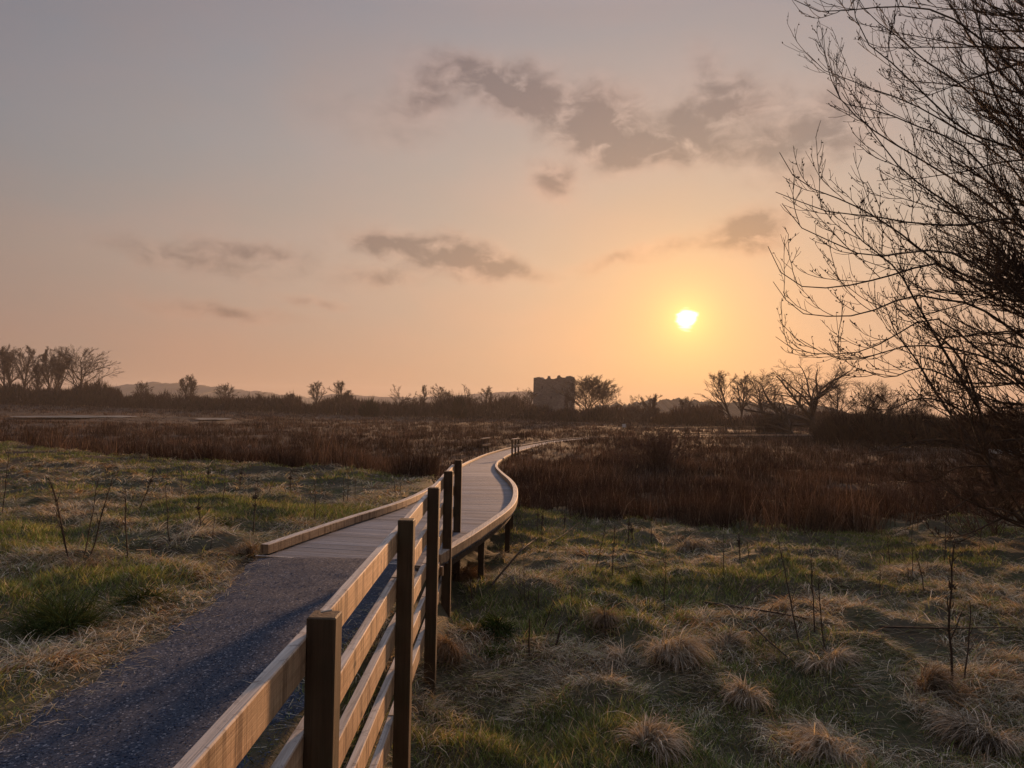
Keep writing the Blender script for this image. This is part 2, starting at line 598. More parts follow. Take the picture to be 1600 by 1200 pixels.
b.put(p.inputs['Base Color'], c)
p.inputs['Roughness'].default_value = .95
p.inputs['Specular IOR Level'].default_value = .1
bp = b.n('ShaderNodeBump')
bp.inputs['Strength'].default_value = .8
bp.inputs['Distance'].default_value = .03
b.put(bp.inputs['Height'], n2)
b.put(p.inputs['Normal'], bp.outputs[0])
b.put(out.inputs[0], p.outputs[0])

# slate gravel of the path
M_path, b, out = new_mat('slate_gravel')
P = b.n('ShaderNodeNewGeometry').outputs['Position']
v1 = b.n('ShaderNodeTexVoronoi')
b.put(v1.inputs['Vector'], P)
v1.inputs['Scale'].default_value = 90.0
v2 = b.n('ShaderNodeTexVoronoi')
b.put(v2.inputs['Vector'], P)
v2.inputs['Scale'].default_value = 38.0
sepc = b.n('ShaderNodeSeparateColor')
b.put(sepc.inputs[0], v1.outputs['Color'])
n1 = b.noise(P, 1.6, 5, .6)
c = b.mix(sepc.outputs[0], (.028, .036, .053, 1), (.068, .082, .112, 1))
c = b.mix(b.ramp(sepc.outputs[1], [(.90, 0.0), (.97, .7)]), c, (.33, .33, .36, 1))
c = b.mix(b.math('MULTIPLY', b.ramp(n1, [(.40, 0.0), (.75, 1.0)]), .5), c, (.040, .046, .066, 1))
p = b.n('ShaderNodeBsdfPrincipled')
b.put(p.inputs['Base Color'], c)
p.inputs['Roughness'].default_value = .95
p.inputs['Specular IOR Level'].default_value = .12
bp = b.n('ShaderNodeBump')
bp.inputs['Strength'].default_value = .30
bp.inputs['Distance'].default_value = .0022
b.put(bp.inputs['Height'], b.math('ADD', v1.outputs['Distance'], b.math('MULTIPLY', v2.outputs['Distance'], .8)))
b.put(p.inputs['Normal'], bp.outputs[0])
b.put(out.inputs[0], p.outputs[0])

# grooved decking boards; colour varies from board to board
M_deck, b, out = new_mat('deck_board')
a = b.n('ShaderNodeAttribute', attribute_name='tint')
P = b.n('ShaderNodeNewGeometry').outputs['Position']
g = b.noise(b.mapping(P, scale=(2.0, 40, 40)), 1.0, 4, .6, .6)
n1 = b.noise(P, 1.3, 5, .6)
c = b.mix(b.ramp(g, [(.3, .15), (.7, .95)]), (.145, .148, .165, 1), (.262, .268, .292, 1))
c = b.mix(1.0, c, a.outputs['Color'], 'MULTIPLY')
c = b.mix(b.math('MULTIPLY', b.ramp(n1, [(.42, 0.0), (.70, 1.0)]), .35), c, (.13, .10, .09, 1))
p = b.n('ShaderNodeBsdfPrincipled')
b.put(p.inputs['Base Color'], c)
p.inputs['Roughness'].default_value = .7
p.inputs['Specular IOR Level'].default_value = .3
bp = b.n('ShaderNodeBump')
bp.inputs['Strength'].default_value = .5
bp.inputs['Distance'].default_value = .003
b.put(bp.inputs['Height'], g)
b.put(p.inputs['Normal'], bp.outputs[0])
b.put(out.inputs[0], p.outputs[0])

# rubble stone of the castle
M_stone, b, out = new_mat('rubble_stone')
P = b.n('ShaderNodeNewGeometry').outputs['Position']
vo = b.n('ShaderNodeTexVoronoi')
b.put(vo.inputs['Vector'], b.mapping(P, scale=(1, 1, 1.7)))
vo.inputs['Scale'].default_value = 1.6
sc_ = b.n('ShaderNodeSeparateColor')
b.put(sc_.inputs[0], vo.outputs['Color'])
n1 = b.noise(P, .25, 5, .65)
c = b.mix(sc_.outputs[0], (.14, .13, .125, 1), (.25, .235, .215, 1))
c = b.mix(b.ramp(n1, [(.35, 0.0), (.7, .7)]), c, (.11, .10, .085, 1))
p = b.n('ShaderNodeBsdfPrincipled')
b.put(p.inputs['Base Color'], c)
p.inputs['Roughness'].default_value = .95
bp = b.n('ShaderNodeBump')
bp.inputs['Distance'].default_value = .08
b.put(bp.inputs['Height'], vo.outputs['Distance'])
b.put(p.inputs['Normal'], bp.outputs[0])
b.put(out.inputs[0], p.outputs[0])

M_dark = simple_mat('slit_shade', (.010, .009, .008), (.016, .014, .012), 3.0)  # near-black colour standing in for the shade inside the window slits

M_water, b, out = new_mat('still_water')
P = b.n('ShaderNodeNewGeometry').outputs['Position']
p = b.n('ShaderNodeBsdfPrincipled')
p.inputs['Base Color'].default_value = (.03, .03, .03, 1)
p.inputs['Roughness'].default_value = .32
p.inputs['IOR'].default_value = 1.33
bp = b.n('ShaderNodeBump')
bp.inputs['Strength'].default_value = .05
bp.inputs['Distance'].default_value = .01
b.put(bp.inputs['Height'], b.noise(P, 1.5, 3))
b.put(p.inputs['Normal'], bp.outputs[0])
b.put(out.inputs[0], p.outputs[0])


# ------------------------------------------------------------------ ground, path, water, hills
def axis(dense0, dense1, step, lo, hi, growth=1.13):
    mid = list(np.arange(dense0, dense1 + step / 2, step))
    a, s = [], step
    x = dense1
    while x < hi:
        s *= growth
        x += s
        a.append(min(x, hi))
    c, s = [], step
    x = dense0
    while x > lo:
        s *= growth
        x -= s
        c.append(max(x, lo))
    return np.array(c[::-1] + mid + a)


gx = axis(-10, 13, .13, -1650, 1650, 1.10)
gy = axis(2.0, 22, .13, -120, 1700, 1.08)
GX, GY = np.meshgrid(gx, gy)
GZ = gz(GX, GY)
nx, ny = len(gx), len(gy)
idx = np.arange(nx * ny).reshape(ny, nx)
quads = np.stack([idx[:-1, :-1], idx[:-1, 1:], idx[1:, 1:], idx[1:, :-1]], -1).reshape(-1, 4)
me = raw_mesh('ground', np.stack([GX, GY, GZ], -1).reshape(-1, 3), quads, np.full(len(quads), 4), M_ground, smooth=True)
tag(link('ground', me), kind='structure')

# gravel path, a slightly uneven sheet with a ragged edge
ys = np.concatenate([np.arange(-40, 0, 1.0), np.arange(0, 8.62, .09), [8.66]])
us = np.linspace(0, 1, 42)
YY, UU = np.meshgrid(ys, us, indexing='ij')
wl = path_left(YY) + (fbm(YY * 3, YY * 0, 11, 3) - .5) * .16
wr = path_right(YY) + (fbm(YY * 3, YY * 0 + 9, 12, 3) - .5) * .16
XX = wl + (wr - wl) * UU
ZZ = -.006 + (fbm(XX * 2.5, YY * 2.5, 13, 3) - .5) * .018 + .02 * (1 - (2 * UU - 1) ** 2) - .012 * sstep(.1, 0, np.minimum(UU, 1 - UU))
idx = np.arange(YY.size).reshape(YY.shape)
quads = np.stack([idx[:-1, :-1], idx[:-1, 1:], idx[1:, 1:], idx[1:, :-1]], -1).reshape(-1, 4)
me = raw_mesh('path', np.stack([XX, YY, ZZ], -1).reshape(-1, 3), quads, np.full(len(quads), 4), M_path, smooth=True)
tag(link('path', me), kind='structure')

# loose slate chips on it
n = 26000
yy = 2.4 + 6.2 * rng.random(n) ** 1.0
xx = path_left(yy) - .08 + (path_right(yy) - path_left(yy) + .16) * rng.random(n)
uu = (xx - path_left(yy)) / (path_right(yy) - path_left(yy))
zz = -.004 + (fbm(xx * 2.5, yy * 2.5, 13, 3) - .5) * .018 + .02 * (1 - (2 * np.clip(uu, 0, 1) - 1) ** 2)
sz = .0025 + .005 * rng.random(n) ** 3
th = rng.random(n) * 6.283
base = np.array([(1, 0, 0), (0, 1, 0), (-1, 0, 0), (0, -1, 0), (.1, .1, 1)])
sc3 = np.stack([sz * (1 + rng.random(n)), sz * (.6 + .5 * rng.random(n)), sz * (.10 + .16 * rng.random(n))], 1)
v = base[None] * sc3[:, None]
ct, st_ = np.cos(th)[:, None], np.sin(th)[:, None]
v = np.stack([v[..., 0] * ct - v[..., 1] * st_, v[..., 0] * st_ + v[..., 1] * ct, v[..., 2]], -1) + np.stack([xx, yy, zz], 1)[:, None]
fc = np.array([(0, 1, 4), (1, 2, 4), (2, 3, 4), (3, 0, 4)])
loops = (np.arange(n) * 5)[:, None, None] + fc[None]
cc = np.array([(.042, .055, .088)]) * (.5 + 1.1 * rng.random((n, 1))) + (rng.random((n, 1)) > .955) * np.array([(.24, .23, .22)])
me = raw_mesh('gravel', v.reshape(-1, 3), loops, np.full(n * 4, 3), blade_mat('slate_chip', 0.0), col=np.repeat(cc, 5, 0))
tag(link('gravel', me), kind='stuff')


def water(pts, z):
    m = MB()
    m.poly([(x, y, z) for x, y in pts], [tuple(range(len(pts)))])
    tag(m.build('water', M_water), kind='structure')


def flat_at(px, py, z):
    v = ray(px, py)
    return EYE + v * ((z - EYE[2]) / v[2])


def pool(px0, px1, pyc, hy, z, n=26, seed=0):
    g = np.random.default_rng(seed)
    pts = []
    for k in range(n):
        a = 2 * math.pi * k / n
        q = flat_at((px0 + px1) / 2 + (px1 - px0) / 2 * math.cos(a), pyc + hy * math.sin(a) * (.55 + .9 * g.random()), z)
        pts.append((q[0], q[1]))
    water(pts, z)


POOL_Z = -1.0
pool(15, 215, 650.8, 1.5, POOL_Z, seed=1)
pool(305, 362, 654.6, 1.2, POOL_Z - .05, seed=2)
pool(1535, 1720, 705, 6.5, -1.22, seed=3)


def low_rush(x, y):
    """1 where the marsh is wet and only short growth stands (in front of the pools)"""
    px = 800 + x / y * 1200
    a = sstep(112, 122, y) * sstep(170, 160, y) * sstep(-20, 20, px) * sstep(400, 350, px)
    b2 = sstep(34, 40, x) * sstep(40, 46, y) * sstep(95, 85, y)
    return np.maximum(a, b2)


# hills beyond the marsh: ridges with a fringe of far woodland on top
def ridge(name, px0, px1, prof, Y, depth, mat, rough, seed):
    m = MB()
    n = 260
    g = np.random.default_rng(seed)
    pxs = np.linspace(px0, px1, n)
    tops = np.interp(pxs, [p for p, _ in prof], [q for _, q in prof])
    rows = []
    for k in range(n):
        q = at(pxs[k], tops[k], Y)
        jag = rough * (fbm(np.array([pxs[k] * .13]), np.array([seed * 1.0]), 21, 3)[0] - .35 + .5 * g.random() * g.random())
        edge = min(1, min(k, n - 1 - k) / 20)
        zt = (q[2] + jag) * edge - 3 * (1 - edge)
        x = q[0]
        rows.append([(x, Y - depth, -4), (x, Y - depth * .5, -2 + .5 * zt), (x, Y - depth * .12, .86 * zt), (x, Y, zt), (x * 1.05, Y + depth * .5, .6 * zt), (x * 1.1, Y + depth, -4)])
    pts = [p for r in rows for p in r]
    fs = [(k * 6 + j, (k + 1) * 6 + j, (k + 1) * 6 + j + 1, k * 6 + j + 1) for k in range(n - 1) for j in range(5)]
    m.poly(pts, fs)
    return tag(m.build(name, mat), kind='structure')


ridge('hills', 120, 560, [(120, 624), (165, 612), (195, 602), (240, 598), (300, 603), (350, 606), (410, 614), (470, 621), (560, 632)], 1150, 240, M_hill, 4.5, 3)
ridge('hills', 420, 900, [(420, 632), (520, 616), (570, 619), (640, 622), (720, 618), (780, 613), (840, 612), (900, 618)], 1400, 180, M_hill, 2.5, 4)
ridge('hills', 900, 1330, [(900, 640), (960, 634), (1020, 629), (1060, 627), (1110, 630), (1180, 632), (1330, 640)], 620, 90, M_conifer, 5.0, 5)

# ------------------------------------------------------------------ boardwalk
T = np.gradient(DECK[:, :2], axis=0)
T /= np.linalg.norm(T, axis=1)[:, None]
SL = np.concatenate([[0], np.cumsum(np.linalg.norm(np.diff(DECK[:, :2], axis=0), axis=1))])


def deck_frame(s):
    x, y, z, wd = (np.interp(s, SL, DECK[:, k]) for k in range(4))
    tx, ty = np.interp(s, SL, T[:, 0]), np.interp(s, SL, T[:, 1])
    l = math.hypot(tx, ty)
    return np.array([x, y, z]), np.array([tx / l, ty / l, 0]), np.array([ty / l, -tx / l, 0]), wd


boardwalk = thing('boardwalk', 'long curving timber boardwalk winding across the brown marsh towards the castle', 'boardwalk', (-1.78, 8.55, 0))
pitch, gap = .145, .012
dv, dl, dc = [], [], []
s = .02
k = 0
while s < SL[-1] - .3:
    c, t, n_, wd = deck_frame(s + pitch / 2)
    _, _, n0, _ = deck_frame(s)
    _, _, n1_, _ = deck_frame(s + pitch)
    hw = wd / 2
    tint = .78 + .40 * rng.random()
    warm = (rng.random() - .5) * .10
    tc_ = np.array([tint * (1 + warm), tint, tint * (1 - warm)])
    z0 = (rng.random() - .5) * .004
    c0, _, _, _ = deck_frame(s + gap / 2)
    c1, _, _, _ = deck_frame(s + pitch - gap / 2)
    # a board with two shallow grooves along it
    prof = [(0, -.03), (0, -.003), (.04, 0), (.30, 0), (.33, -.006), (.37, -.006), (.40, 0), (.60, 0), (.63, -.006), (.67, -.006), (.70, 0), (.96, 0), (1, -.003), (1, -.03)]
    near = c[1] < 24
    if not near:
        prof = [(0, -.03), (0, -.002), (.05, 0), (.95, 0), (1, -.002), (1, -.03)]
    b0 = len(dv)
    for f_, dz in prof:
        cc_ = c0 + (c1 - c0) * f_
        nn = n0 + (n1_ - n0) * f_
        dv.append(cc_ - nn * hw + np.array([0, 0, dz + z0]))
        dv.append(cc_ + nn * hw + np.array([0, 0, dz + z0]))
        dc += [tc_, tc_]
    m_ = len(prof)
    for j in range(m_ - 1):
        dl.append([b0 + 2 * j, b0 + 2 * j + 1, b0 + 2 * j + 3, b0 + 2 * j + 2])
    s += pitch
    k += 1
me = raw_mesh('deck', np.array(dv), np.array(dl), np.full(len(dl), 4), M_deck, col=np.array(dc))
link('deck', me, boardwalk)


def sweep(s0, s1, off, z0, z1, wdt, name, mat, step=.35, ch=.008, inset=0.0):
    """timber bent along the boardwalk at one edge"""
    ss = np.linspace(s0, s1, max(2, int((s1 - s0) / step) + 1))
    m = MB()
    pts = []
    for s_ in ss:
        c, t, n_, wd = deck_frame(s_)
        o = c + n_ * (off * (wd / 2 - inset))
        h = wdt / 2
        ring = [(-h, z0), (h, z0), (h, z1 - ch), (h - ch, z1), (-h + ch, z1), (-h, z1 - ch)]
        pts += [o + n_ * a_ + np.array([0, 0, zz]) for a_, zz in ring]
    fs = []
    for i in range(len(ss) - 1):
        for j in range(6):
            fs.append((i * 6 + j, i * 6 + (j + 1) % 6, i * 6 + 6 + (j + 1) % 6, i * 6 + 6 + j))
    fs.append(tuple(range(5, -1, -1)))
    e = (len(ss) - 1) * 6
    fs.append(tuple(e + j for j in range(6)))
    m.poly(pts, fs)
    return m.build(name, mat, boardwalk)


for sgn in (-1, 1):
    s0 = .0
    lim = SL[-1] - .5
    first = True
    while s0 < lim:
        s1 = min(s0 + (4.5 if s0 < 40 else 9.0), lim)
        sweep(s0 + .004, s1 - .004, sgn, .020, .125, .10, 'kerb', M_kerb, .3 if s0 < 40 else .8, inset=.045)
        s0 = s1
    # spacers that carry the kerb, then the edge beam under the deck
    for s_ in np.arange(.3, min(30, lim), 1.5):
        c, t, n_, wd = deck_frame(s_)
        M = Matrix((Vector(n_), Vector(t), Vector((0, 0, 1)))).transposed()
        m = MB()
        m.box(c + n_ * (sgn * (wd / 2 - .045)) + np.array([0, 0, .009]), .042, .09, .0105, M)
        m.build('kerb_spacer', M_kerb, boardwalk)
    sweep(.05, lim, sgn, -.125, -.034, .05, 'bearer', M_under, .5, inset=.09)
for s_ in np.arange(2.4, 62, 2.4):
    for sgn in (-1, 1):
        c, t, n_, wd = deck_frame(s_)
        m = MB()
        q = c + n_ * sgn * (wd / 2 - .12)
        zb = float(gz(q[0], q[1])) - .15
        m.beam((q[0], q[1], zb), (q[0], q[1], c[2] - .05), .085, .085, .006, up=(0, 1, 0))
        m.build('support_post', M_under, boardwalk)
# edge board across the start, where the gravel meets the deck
c, t, n_, wd = deck_frame(.0)
m = MB()
m.beam(c - n_ * wd * .52 + np.array([0, 0, -.044]) - t * .02, c + n_ * wd * .52 + np.array([0, 0, -.044]) - t * .02, .04, .096, .004)
m.build('end_board', M_kerb, boardwalk)

# ------------------------------------------------------------------ fence
fence = thing('wooden_fence', 'post and rail timber fence with sunlit rails beside the gravel path', 'fence', (-.70, 5, -.7))
PX = lambda y: -.628 - .0118 * (y - 2.6)
POSTS = [.65, 2.66, 4.92, 6.86, 8.72, 10.66]
TOPZ = .99
for i, y in enumerate(POSTS):
    x = PX(y)
    m = MB()
    zb = float(gz(x, y)) - .2
    hgt = TOPZ + (rng.random() - .5) * .012
    M = Matrix.Rotation(R((rng.random() - .5) * 2), 3, 'Z')
    m.chbox((x, y, (hgt + zb) / 2), .050, .050, (hgt - zb) / 2, .005, M)
    m.build('post', M_post, fence)
joint = (rng.random((5, len(POSTS))) - .5) * .022
joint[1, :2] -= .03
for r_ in range(5):
    zt = TOPZ - .065 - .295 * r_
    for i in range(len(POSTS) - 1):
        y0, y1 = POSTS[i], POSTS[i + 1]
        xo = -.050 - .0215
        j0, j1 = joint[r_, i] + (rng.random() - .5) * .006, joint[r_, i + 1] + (rng.random() - .5) * .006
        m = MB()
        m.beam((PX(y0) + xo, y0 + .003 - (.06 if i == 0 else 0), zt - .065 + j0), (PX(y1) + xo, y1 - .003 + (.04 if i == len(POSTS) - 2 else 0), zt - .065 + j1), .044, .130, .004)
        m.build('rail', M_rail, fence)
# a splinter lying on the nearest post
m = MB()
m.beam((PX(2.66) - .012, 2.652, TOPZ + .006), (PX(2.66) + .022, 2.668, TOPZ + .010), .008, .006, .0015)
tag(m.build('wood_chip', simple_mat('fresh_wood', (.5, .42, .33), (.6, .52, .42), 40)), 'small pale splinter of wood lying on top of the nearest fence post', 'wood chip')


# ------------------------------------------------------------------ short rails at the passing place and the far footbridge rail
def short_rail(px, py_base, Y, label, lit):
    g = at(px, py_base, Y)
    t = thing('guard_rail', label, 'railing', g, 'short guard rails at the bend of the boardwalk')
    zb = g[2] - .6
    d = np.array([.27, .96, 0])
    d /= np.linalg.norm(d)
    for f in (-1, 0, 1):
        m = MB()
        q = g + d * f * .75
        m.beam((q[0], q[1], zb), (q[0], q[1], g[2] + 1.02), .11, .11, .006, up=(0, 1, 0))
        m.build('post', M_post, t)
    for zz, hh in ((1.055, .07), (.62, .13)):
        m = MB()
        a_, b_ = g - d * .9, g + d * .9
        side = np.array([d[1], -d[0], 0]) * (0 if zz > 1 else .08)
        m.beam(a_ + side + np.array([0, 0, zz]), b_ + side + np.array([0, 0, zz]), .16 if zz > 1 else .05, hh, .006)
        m.build('rail', M_rail, t)


short_rail(758, 709, 53, 'short timber guard rail on the left edge of the boardwalk, its rails glowing orange', True)
short_rail(805, 712, 49, 'short dark three post guard rail on the right edge of the boardwalk bend', False)

br = thing('footbridge_rail', 'long low timber handrail of the far boardwalk below the spreading oak', 'railing', at(1170, 682, 98))
s_a = SL[np.argmin(np.abs(DECK[:, 0] - 19))]
s_b = SL[-1] - .6
prev = None
for s_ in np.linspace(s_a, s_b, 15):
    c, t, n_, wd = deck_frame(s_)
    q = c - n_ * (wd / 2 + .06)
    m = MB()
    m.beam((q[0], q[1], q[2] - .7), (q[0], q[1], q[2] + 1.06), .10, .10, .008, up=(0, 1, 0))
    m.build('post', M_under, br)
    if prev is not None:
        for zz, hh in ((1.09, .06), (.30, .09)):
            m = MB()
            m.beam(prev + np.array([0, 0, zz]), q + np.array([0, 0, zz]), .16 if zz > 1 else .05, hh, .006)
            m.build('rail', M_under, br)
    prev = q

sg = ground_at(975, 668)
sg = at(975, 664, 120)
sg[2] = gz(sg[0], sg[1])
t = thing('notice_board', 'small white notice on a post between the castle and the oak', 'sign', sg)
m = MB()
m.beam((sg[0], sg[1], sg[2] - .1), (sg[0], sg[1], sg[2] + 1.25), .09, .09, .005, up=(0, 1, 0))
m.build('post', M_post, t)
m = MB()
m.box((sg[0], sg[1] - .07, sg[2] + 1.05), .28, .02, .26)
m.build('panel', M_white, t)

# ------------------------------------------------------------------ castle
cb = at(866, 652, 345)
castle = thing('ruined_castle', 'square roofless stone tower castle with a broken battlement, hazy on the horizon', 'castle', (cb[0], cb[1], -1.5))
W2, D2, TH = 9.1, 6.2, 1.9
yaw = R(-6)
front = [(-9.1, 17.6), (-8.6, 17.5), (-8.4, 17.6), (-7.0, 17.9), (-6.4, 17.9), (-5.6, 17.3), (-4.2, 16.7), (-3.9, 16.7), (-3.0, 17.3), (-2.9, 18.6), (-2.2, 18.6), (-2.1, 17.4),
         (-.6, 16.9), (.4, 17.2), (1.3, 17.5), (1.6, 18.8), (2.6, 19.0), (2.9, 18.2), (3.5, 17.8), (5.6, 17.7), (6.1, 17.3), (6.3, 18.5), (7.3, 18.7), (7.5, 18.1), (7.9, 18.6), (8.2, 18.2), (9.1, 18.1)]
ring_o, ring_i, hts = [], [], []
nF, nS = 110, 60


def rag(u, sd):
    return float(fbm(np.array([u * .9]), np.array([sd * 3.3]), 31, 3)[0])


for side in range(4):
    n = nF if side % 2 == 0 else nS
    for k in range(n):
        f_ = k / n
        if side == 0:
            x, y = -W2 + 2 * W2 * f_, -D2
            h = 17.3 + .85 * (np.interp(x, [p for p, _ in front], [q for _, q in front]) - 17.3) + (rag(x * 2, 1) - .5) * .35
        elif side == 1:
            x, y = W2, -D2 + 2 * D2 * f_
            h = 17.2 + (rag(y, 2) - .5) * 1.6
        elif side == 2:
            x, y = W2 - 2 * W2 * f_, D2
            h = 16.4 + (rag(x, 3) - .5) * 2.2
        else:
            x, y = -W2, D2 - 2 * D2 * f_
            h = 16.6 + (rag(y, 4) - .5) * 1.6
        ring_o.append((x, y))
        ring_i.append((x * (W2 - TH) / W2, y * (D2 - TH) / D2))
        hts.append(h)
m = MB()
Mz = Matrix.Rotation(yaw, 3, 'Z')
N = len(ring_o)
pts = []
levels = 9
for (x, y), h in zip(ring_o, hts):
    for l in range(levels):
        z = h * l / (levels - 1)
        bat = 1 + .012 * (1 - l / (levels - 1)) if l else 1.03
        pts.append(Mz @ Vector((x * bat, y * bat, z)))
for (x, y), h in zip(ring_i, hts):
    pts.append(Mz @ Vector((x, y, h - .05)))
    pts.append(Mz @ Vector((x, y, 0)))
pts = [q + Vector((cb[0], cb[1], -1.5)) for q in pts]
fs = []
for k in range(N):
    k2 = (k + 1) % N
    for l in range(levels - 1):
        fs.append((k * levels + l, k2 * levels + l, k2 * levels + l + 1, k * levels + l + 1))
    a_, b_ = N * levels + 2 * k, N * levels + 2 * k2
    fs.append((k * levels + levels - 1, k2 * levels + levels - 1, b_, a_))
    fs.append((a_, b_, b_ + 1, a_ + 1))
m.poly(pts, fs)
m.build('wall', M_stone, castle)
for (x, z, sx, sz_) in [(-5.2, 13.2, .22, .6), (3.6, 12.6, .25, .6), (-1.2, 8.8, .2, .5)]:
    m = MB()
    m.box(Mz @ Vector((x, -D2 * 1.012, z)) + Vector((cb[0], cb[1], -1.5)), sx, .12, sz_, Mz)
    m.build('window', M_dark, castle)  # solid block on the wall face, slit shade painted as its colour


# ------------------------------------------------------------------ branching plants
def grow(st, dr, ln, ra, rb, k, wig, up, g, bend=None):
    N = len(st)
    pts = np.zeros((N, k + 1, 3))
    pts[:, 0] = st
    d = dr / np.linalg.norm(dr, axis=1)[:, None]
    up = np.broadcast_to(np.asarray(up, float), (N,))
    for j in range(k):
        d = d + g.normal(0, wig, (N, 3))
        d[:, 2] += up / k
        if bend is not None:
            d += bend / k
        d /= np.linalg.norm(d, axis=1)[:, None]
        pts[:, j + 1] = pts[:, j] + d * (ln / k)[:, None]
    t = np.linspace(0, 1, k + 1)[None]
    rad = ra[:, None] * (1 - t) + rb[:, None] * t
    return pts, rad


def spawn(pts, rad, n, t0, t1, a0, a1, lr, g, rr=.6, tip=False, lnpar=None):
    N, k1, _ = pts.shape
    k = k1 - 1
    par = np.repeat(np.arange(N), n)
    base = np.tile((np.arange(n) + .5) / n, N)
    t = t0 + (t1 - t0) * np.clip(base + (g.random(N * n) - .5) / n, 0, .999)
    f = t * k
    i = np.minimum(f.astype(int), k - 1)
    f = f - i
    st = pts[par, i] * (1 - f)[:, None] + pts[par, i + 1] * f[:, None]
    tan = pts[par, i + 1] - pts[par, i]
    tan /= np.linalg.norm(tan, axis=1)[:, None] + 1e-9
    rv = g.normal(0, 1, (N * n, 3))
    perp = rv - (rv * tan).sum(1)[:, None] * tan
    perp /= np.linalg.norm(perp, axis=1)[:, None] + 1e-9
    a = np.radians(a0 + (a1 - a0) * g.random(N * n))[:, None]
    dr = tan * np.cos(a) + perp * np.sin(a)
    L = np.linalg.norm(np.diff(pts, axis=1), axis=2).sum(1)[par] if lnpar is None else lnpar[par]
    ln = L * (lr[0] + (lr[1] - lr[0]) * g.random(N * n)) * (1.12 - .6 * t)
    r = (rad[par, i] * (1 - f) + rad[par, i + 1] * f) * rr
    return st, dr, ln, r


class Tubes:
    def __init__(self):
        self.v, self.f, self.n = [], [], 0

    def add(self, pts, rad, s=3):
        N, k1, _ = pts.shape
        if N == 0:
            return
        tan = np.gradient(pts, axis=1)
        tan /= np.linalg.norm(tan, axis=2)[..., None] + 1e-9
        main = tan.mean(1)
        ref = np.where(np.abs(main[:, 2:3]) > .8, np.array([[1.0, 0, 0]]), np.array([[0, 0, 1.0]]))
        a = np.cross(tan, ref[:, None])
        a /= np.linalg.norm(a, axis=2)[..., None] + 1e-9
        b_ = np.cross(tan, a)
        th = np.arange(s) / s * 2 * math.pi
        ring = pts[:, :, None] + rad[:, :, None, None] * (a[:, :, None] * np.cos(th)[None, None, :, None] + b_[:, :, None] * np.sin(th)[None, None, :, None])
        ids = self.n + np.arange(N * k1 * s).reshape(N, k1, s)
        nxt = np.roll(ids, -1, axis=2)
        q = np.stack([ids[:, :-1], nxt[:, :-1], nxt[:, 1:], ids[:, 1:]], -1).reshape(-1, 4)
        self.v.append(ring.reshape(-1, 3))
        self.f.append(q)
        self.n += N * k1 * s

    def build(self, name, mat, parent=None):
        v, f = np.concatenate(self.v), np.concatenate(self.f)
        return link(name, raw_mesh(name, v, f, np.full(len(f), 4), mat, smooth=True), parent)


def blades(root, az_, lean, bend, ln, wd, k=3, twist=None, g=rng):
    """grass blades: arrays of roots etc.; returns verts, loops, sizes (quads then a tip triangle)"""
    N = len(root)
    p = root.copy()
    tw = g.random(N) * math.pi if twist is None else twist
    wx, wy = -np.sin(az_ + tw), np.cos(az_ + tw)
    W = np.stack([wx, wy, np.zeros(N)], 1) * (wd / 2)[:, None]
    V = np.zeros((N, 2 * k + 1, 3), dtype=np.float32)
    for j in range(k):
        taper = 1 - .55 * j / k
        V[:, 2 * j] = p - W * taper
        V[:, 2 * j + 1] = p + W * taper
        th = lean + bend * (j + .5) / k
        p = p + np.stack([np.sin(th) * np.cos(az_), np.sin(th) * np.sin(az_), np.cos(th)], 1) * (ln / k)[:, None]
    V[:, 2 * k] = p
    b0 = (np.arange(N) * (2 * k + 1))[:, None]
    lo, sz_ = [], []
    for j in range(k - 1):
        lo.append(b0 + np.array([[2 * j, 2 * j + 1, 2 * j + 3, 2 * j + 2]]))
        sz_.append(4)
    lo.append(b0 + np.array([[2 * k - 2, 2 * k - 1, 2 * k]]))
    sz_.append(3)
    loops = np.concatenate(lo, 1)
    sizes = np.tile(np.array(sz_), N)
    return V.reshape(-1, 3), loops.ravel(), sizes, 2 * k + 1


def build_blades(name, packs, mat, parent=None):
    """packs: list of (verts, loops, sizes, per, colours per blade)"""
    V, Lp, Sz, Cc, n = [], [], [], [], 0
    for (v, l, s_, per), c in packs:
        V.append(v)
        Lp.append(l + n)
        Sz.append(s_)
        Cc.append(np.repeat(c, per, 0))
        n += len(v)
    me = raw_mesh(name, np.concatenate(V), np.concatenate(Lp), np.concatenate(Sz), mat, col=np.concatenate(Cc))
    return link(name, me, parent)


def put_origin(o, loc):
    """move the origin of a single-mesh thing to its base"""
    off = Vector([float(c) for c in loc])
    o.data.transform(Matrix.Translation(-off))
    o.location = off
    return o


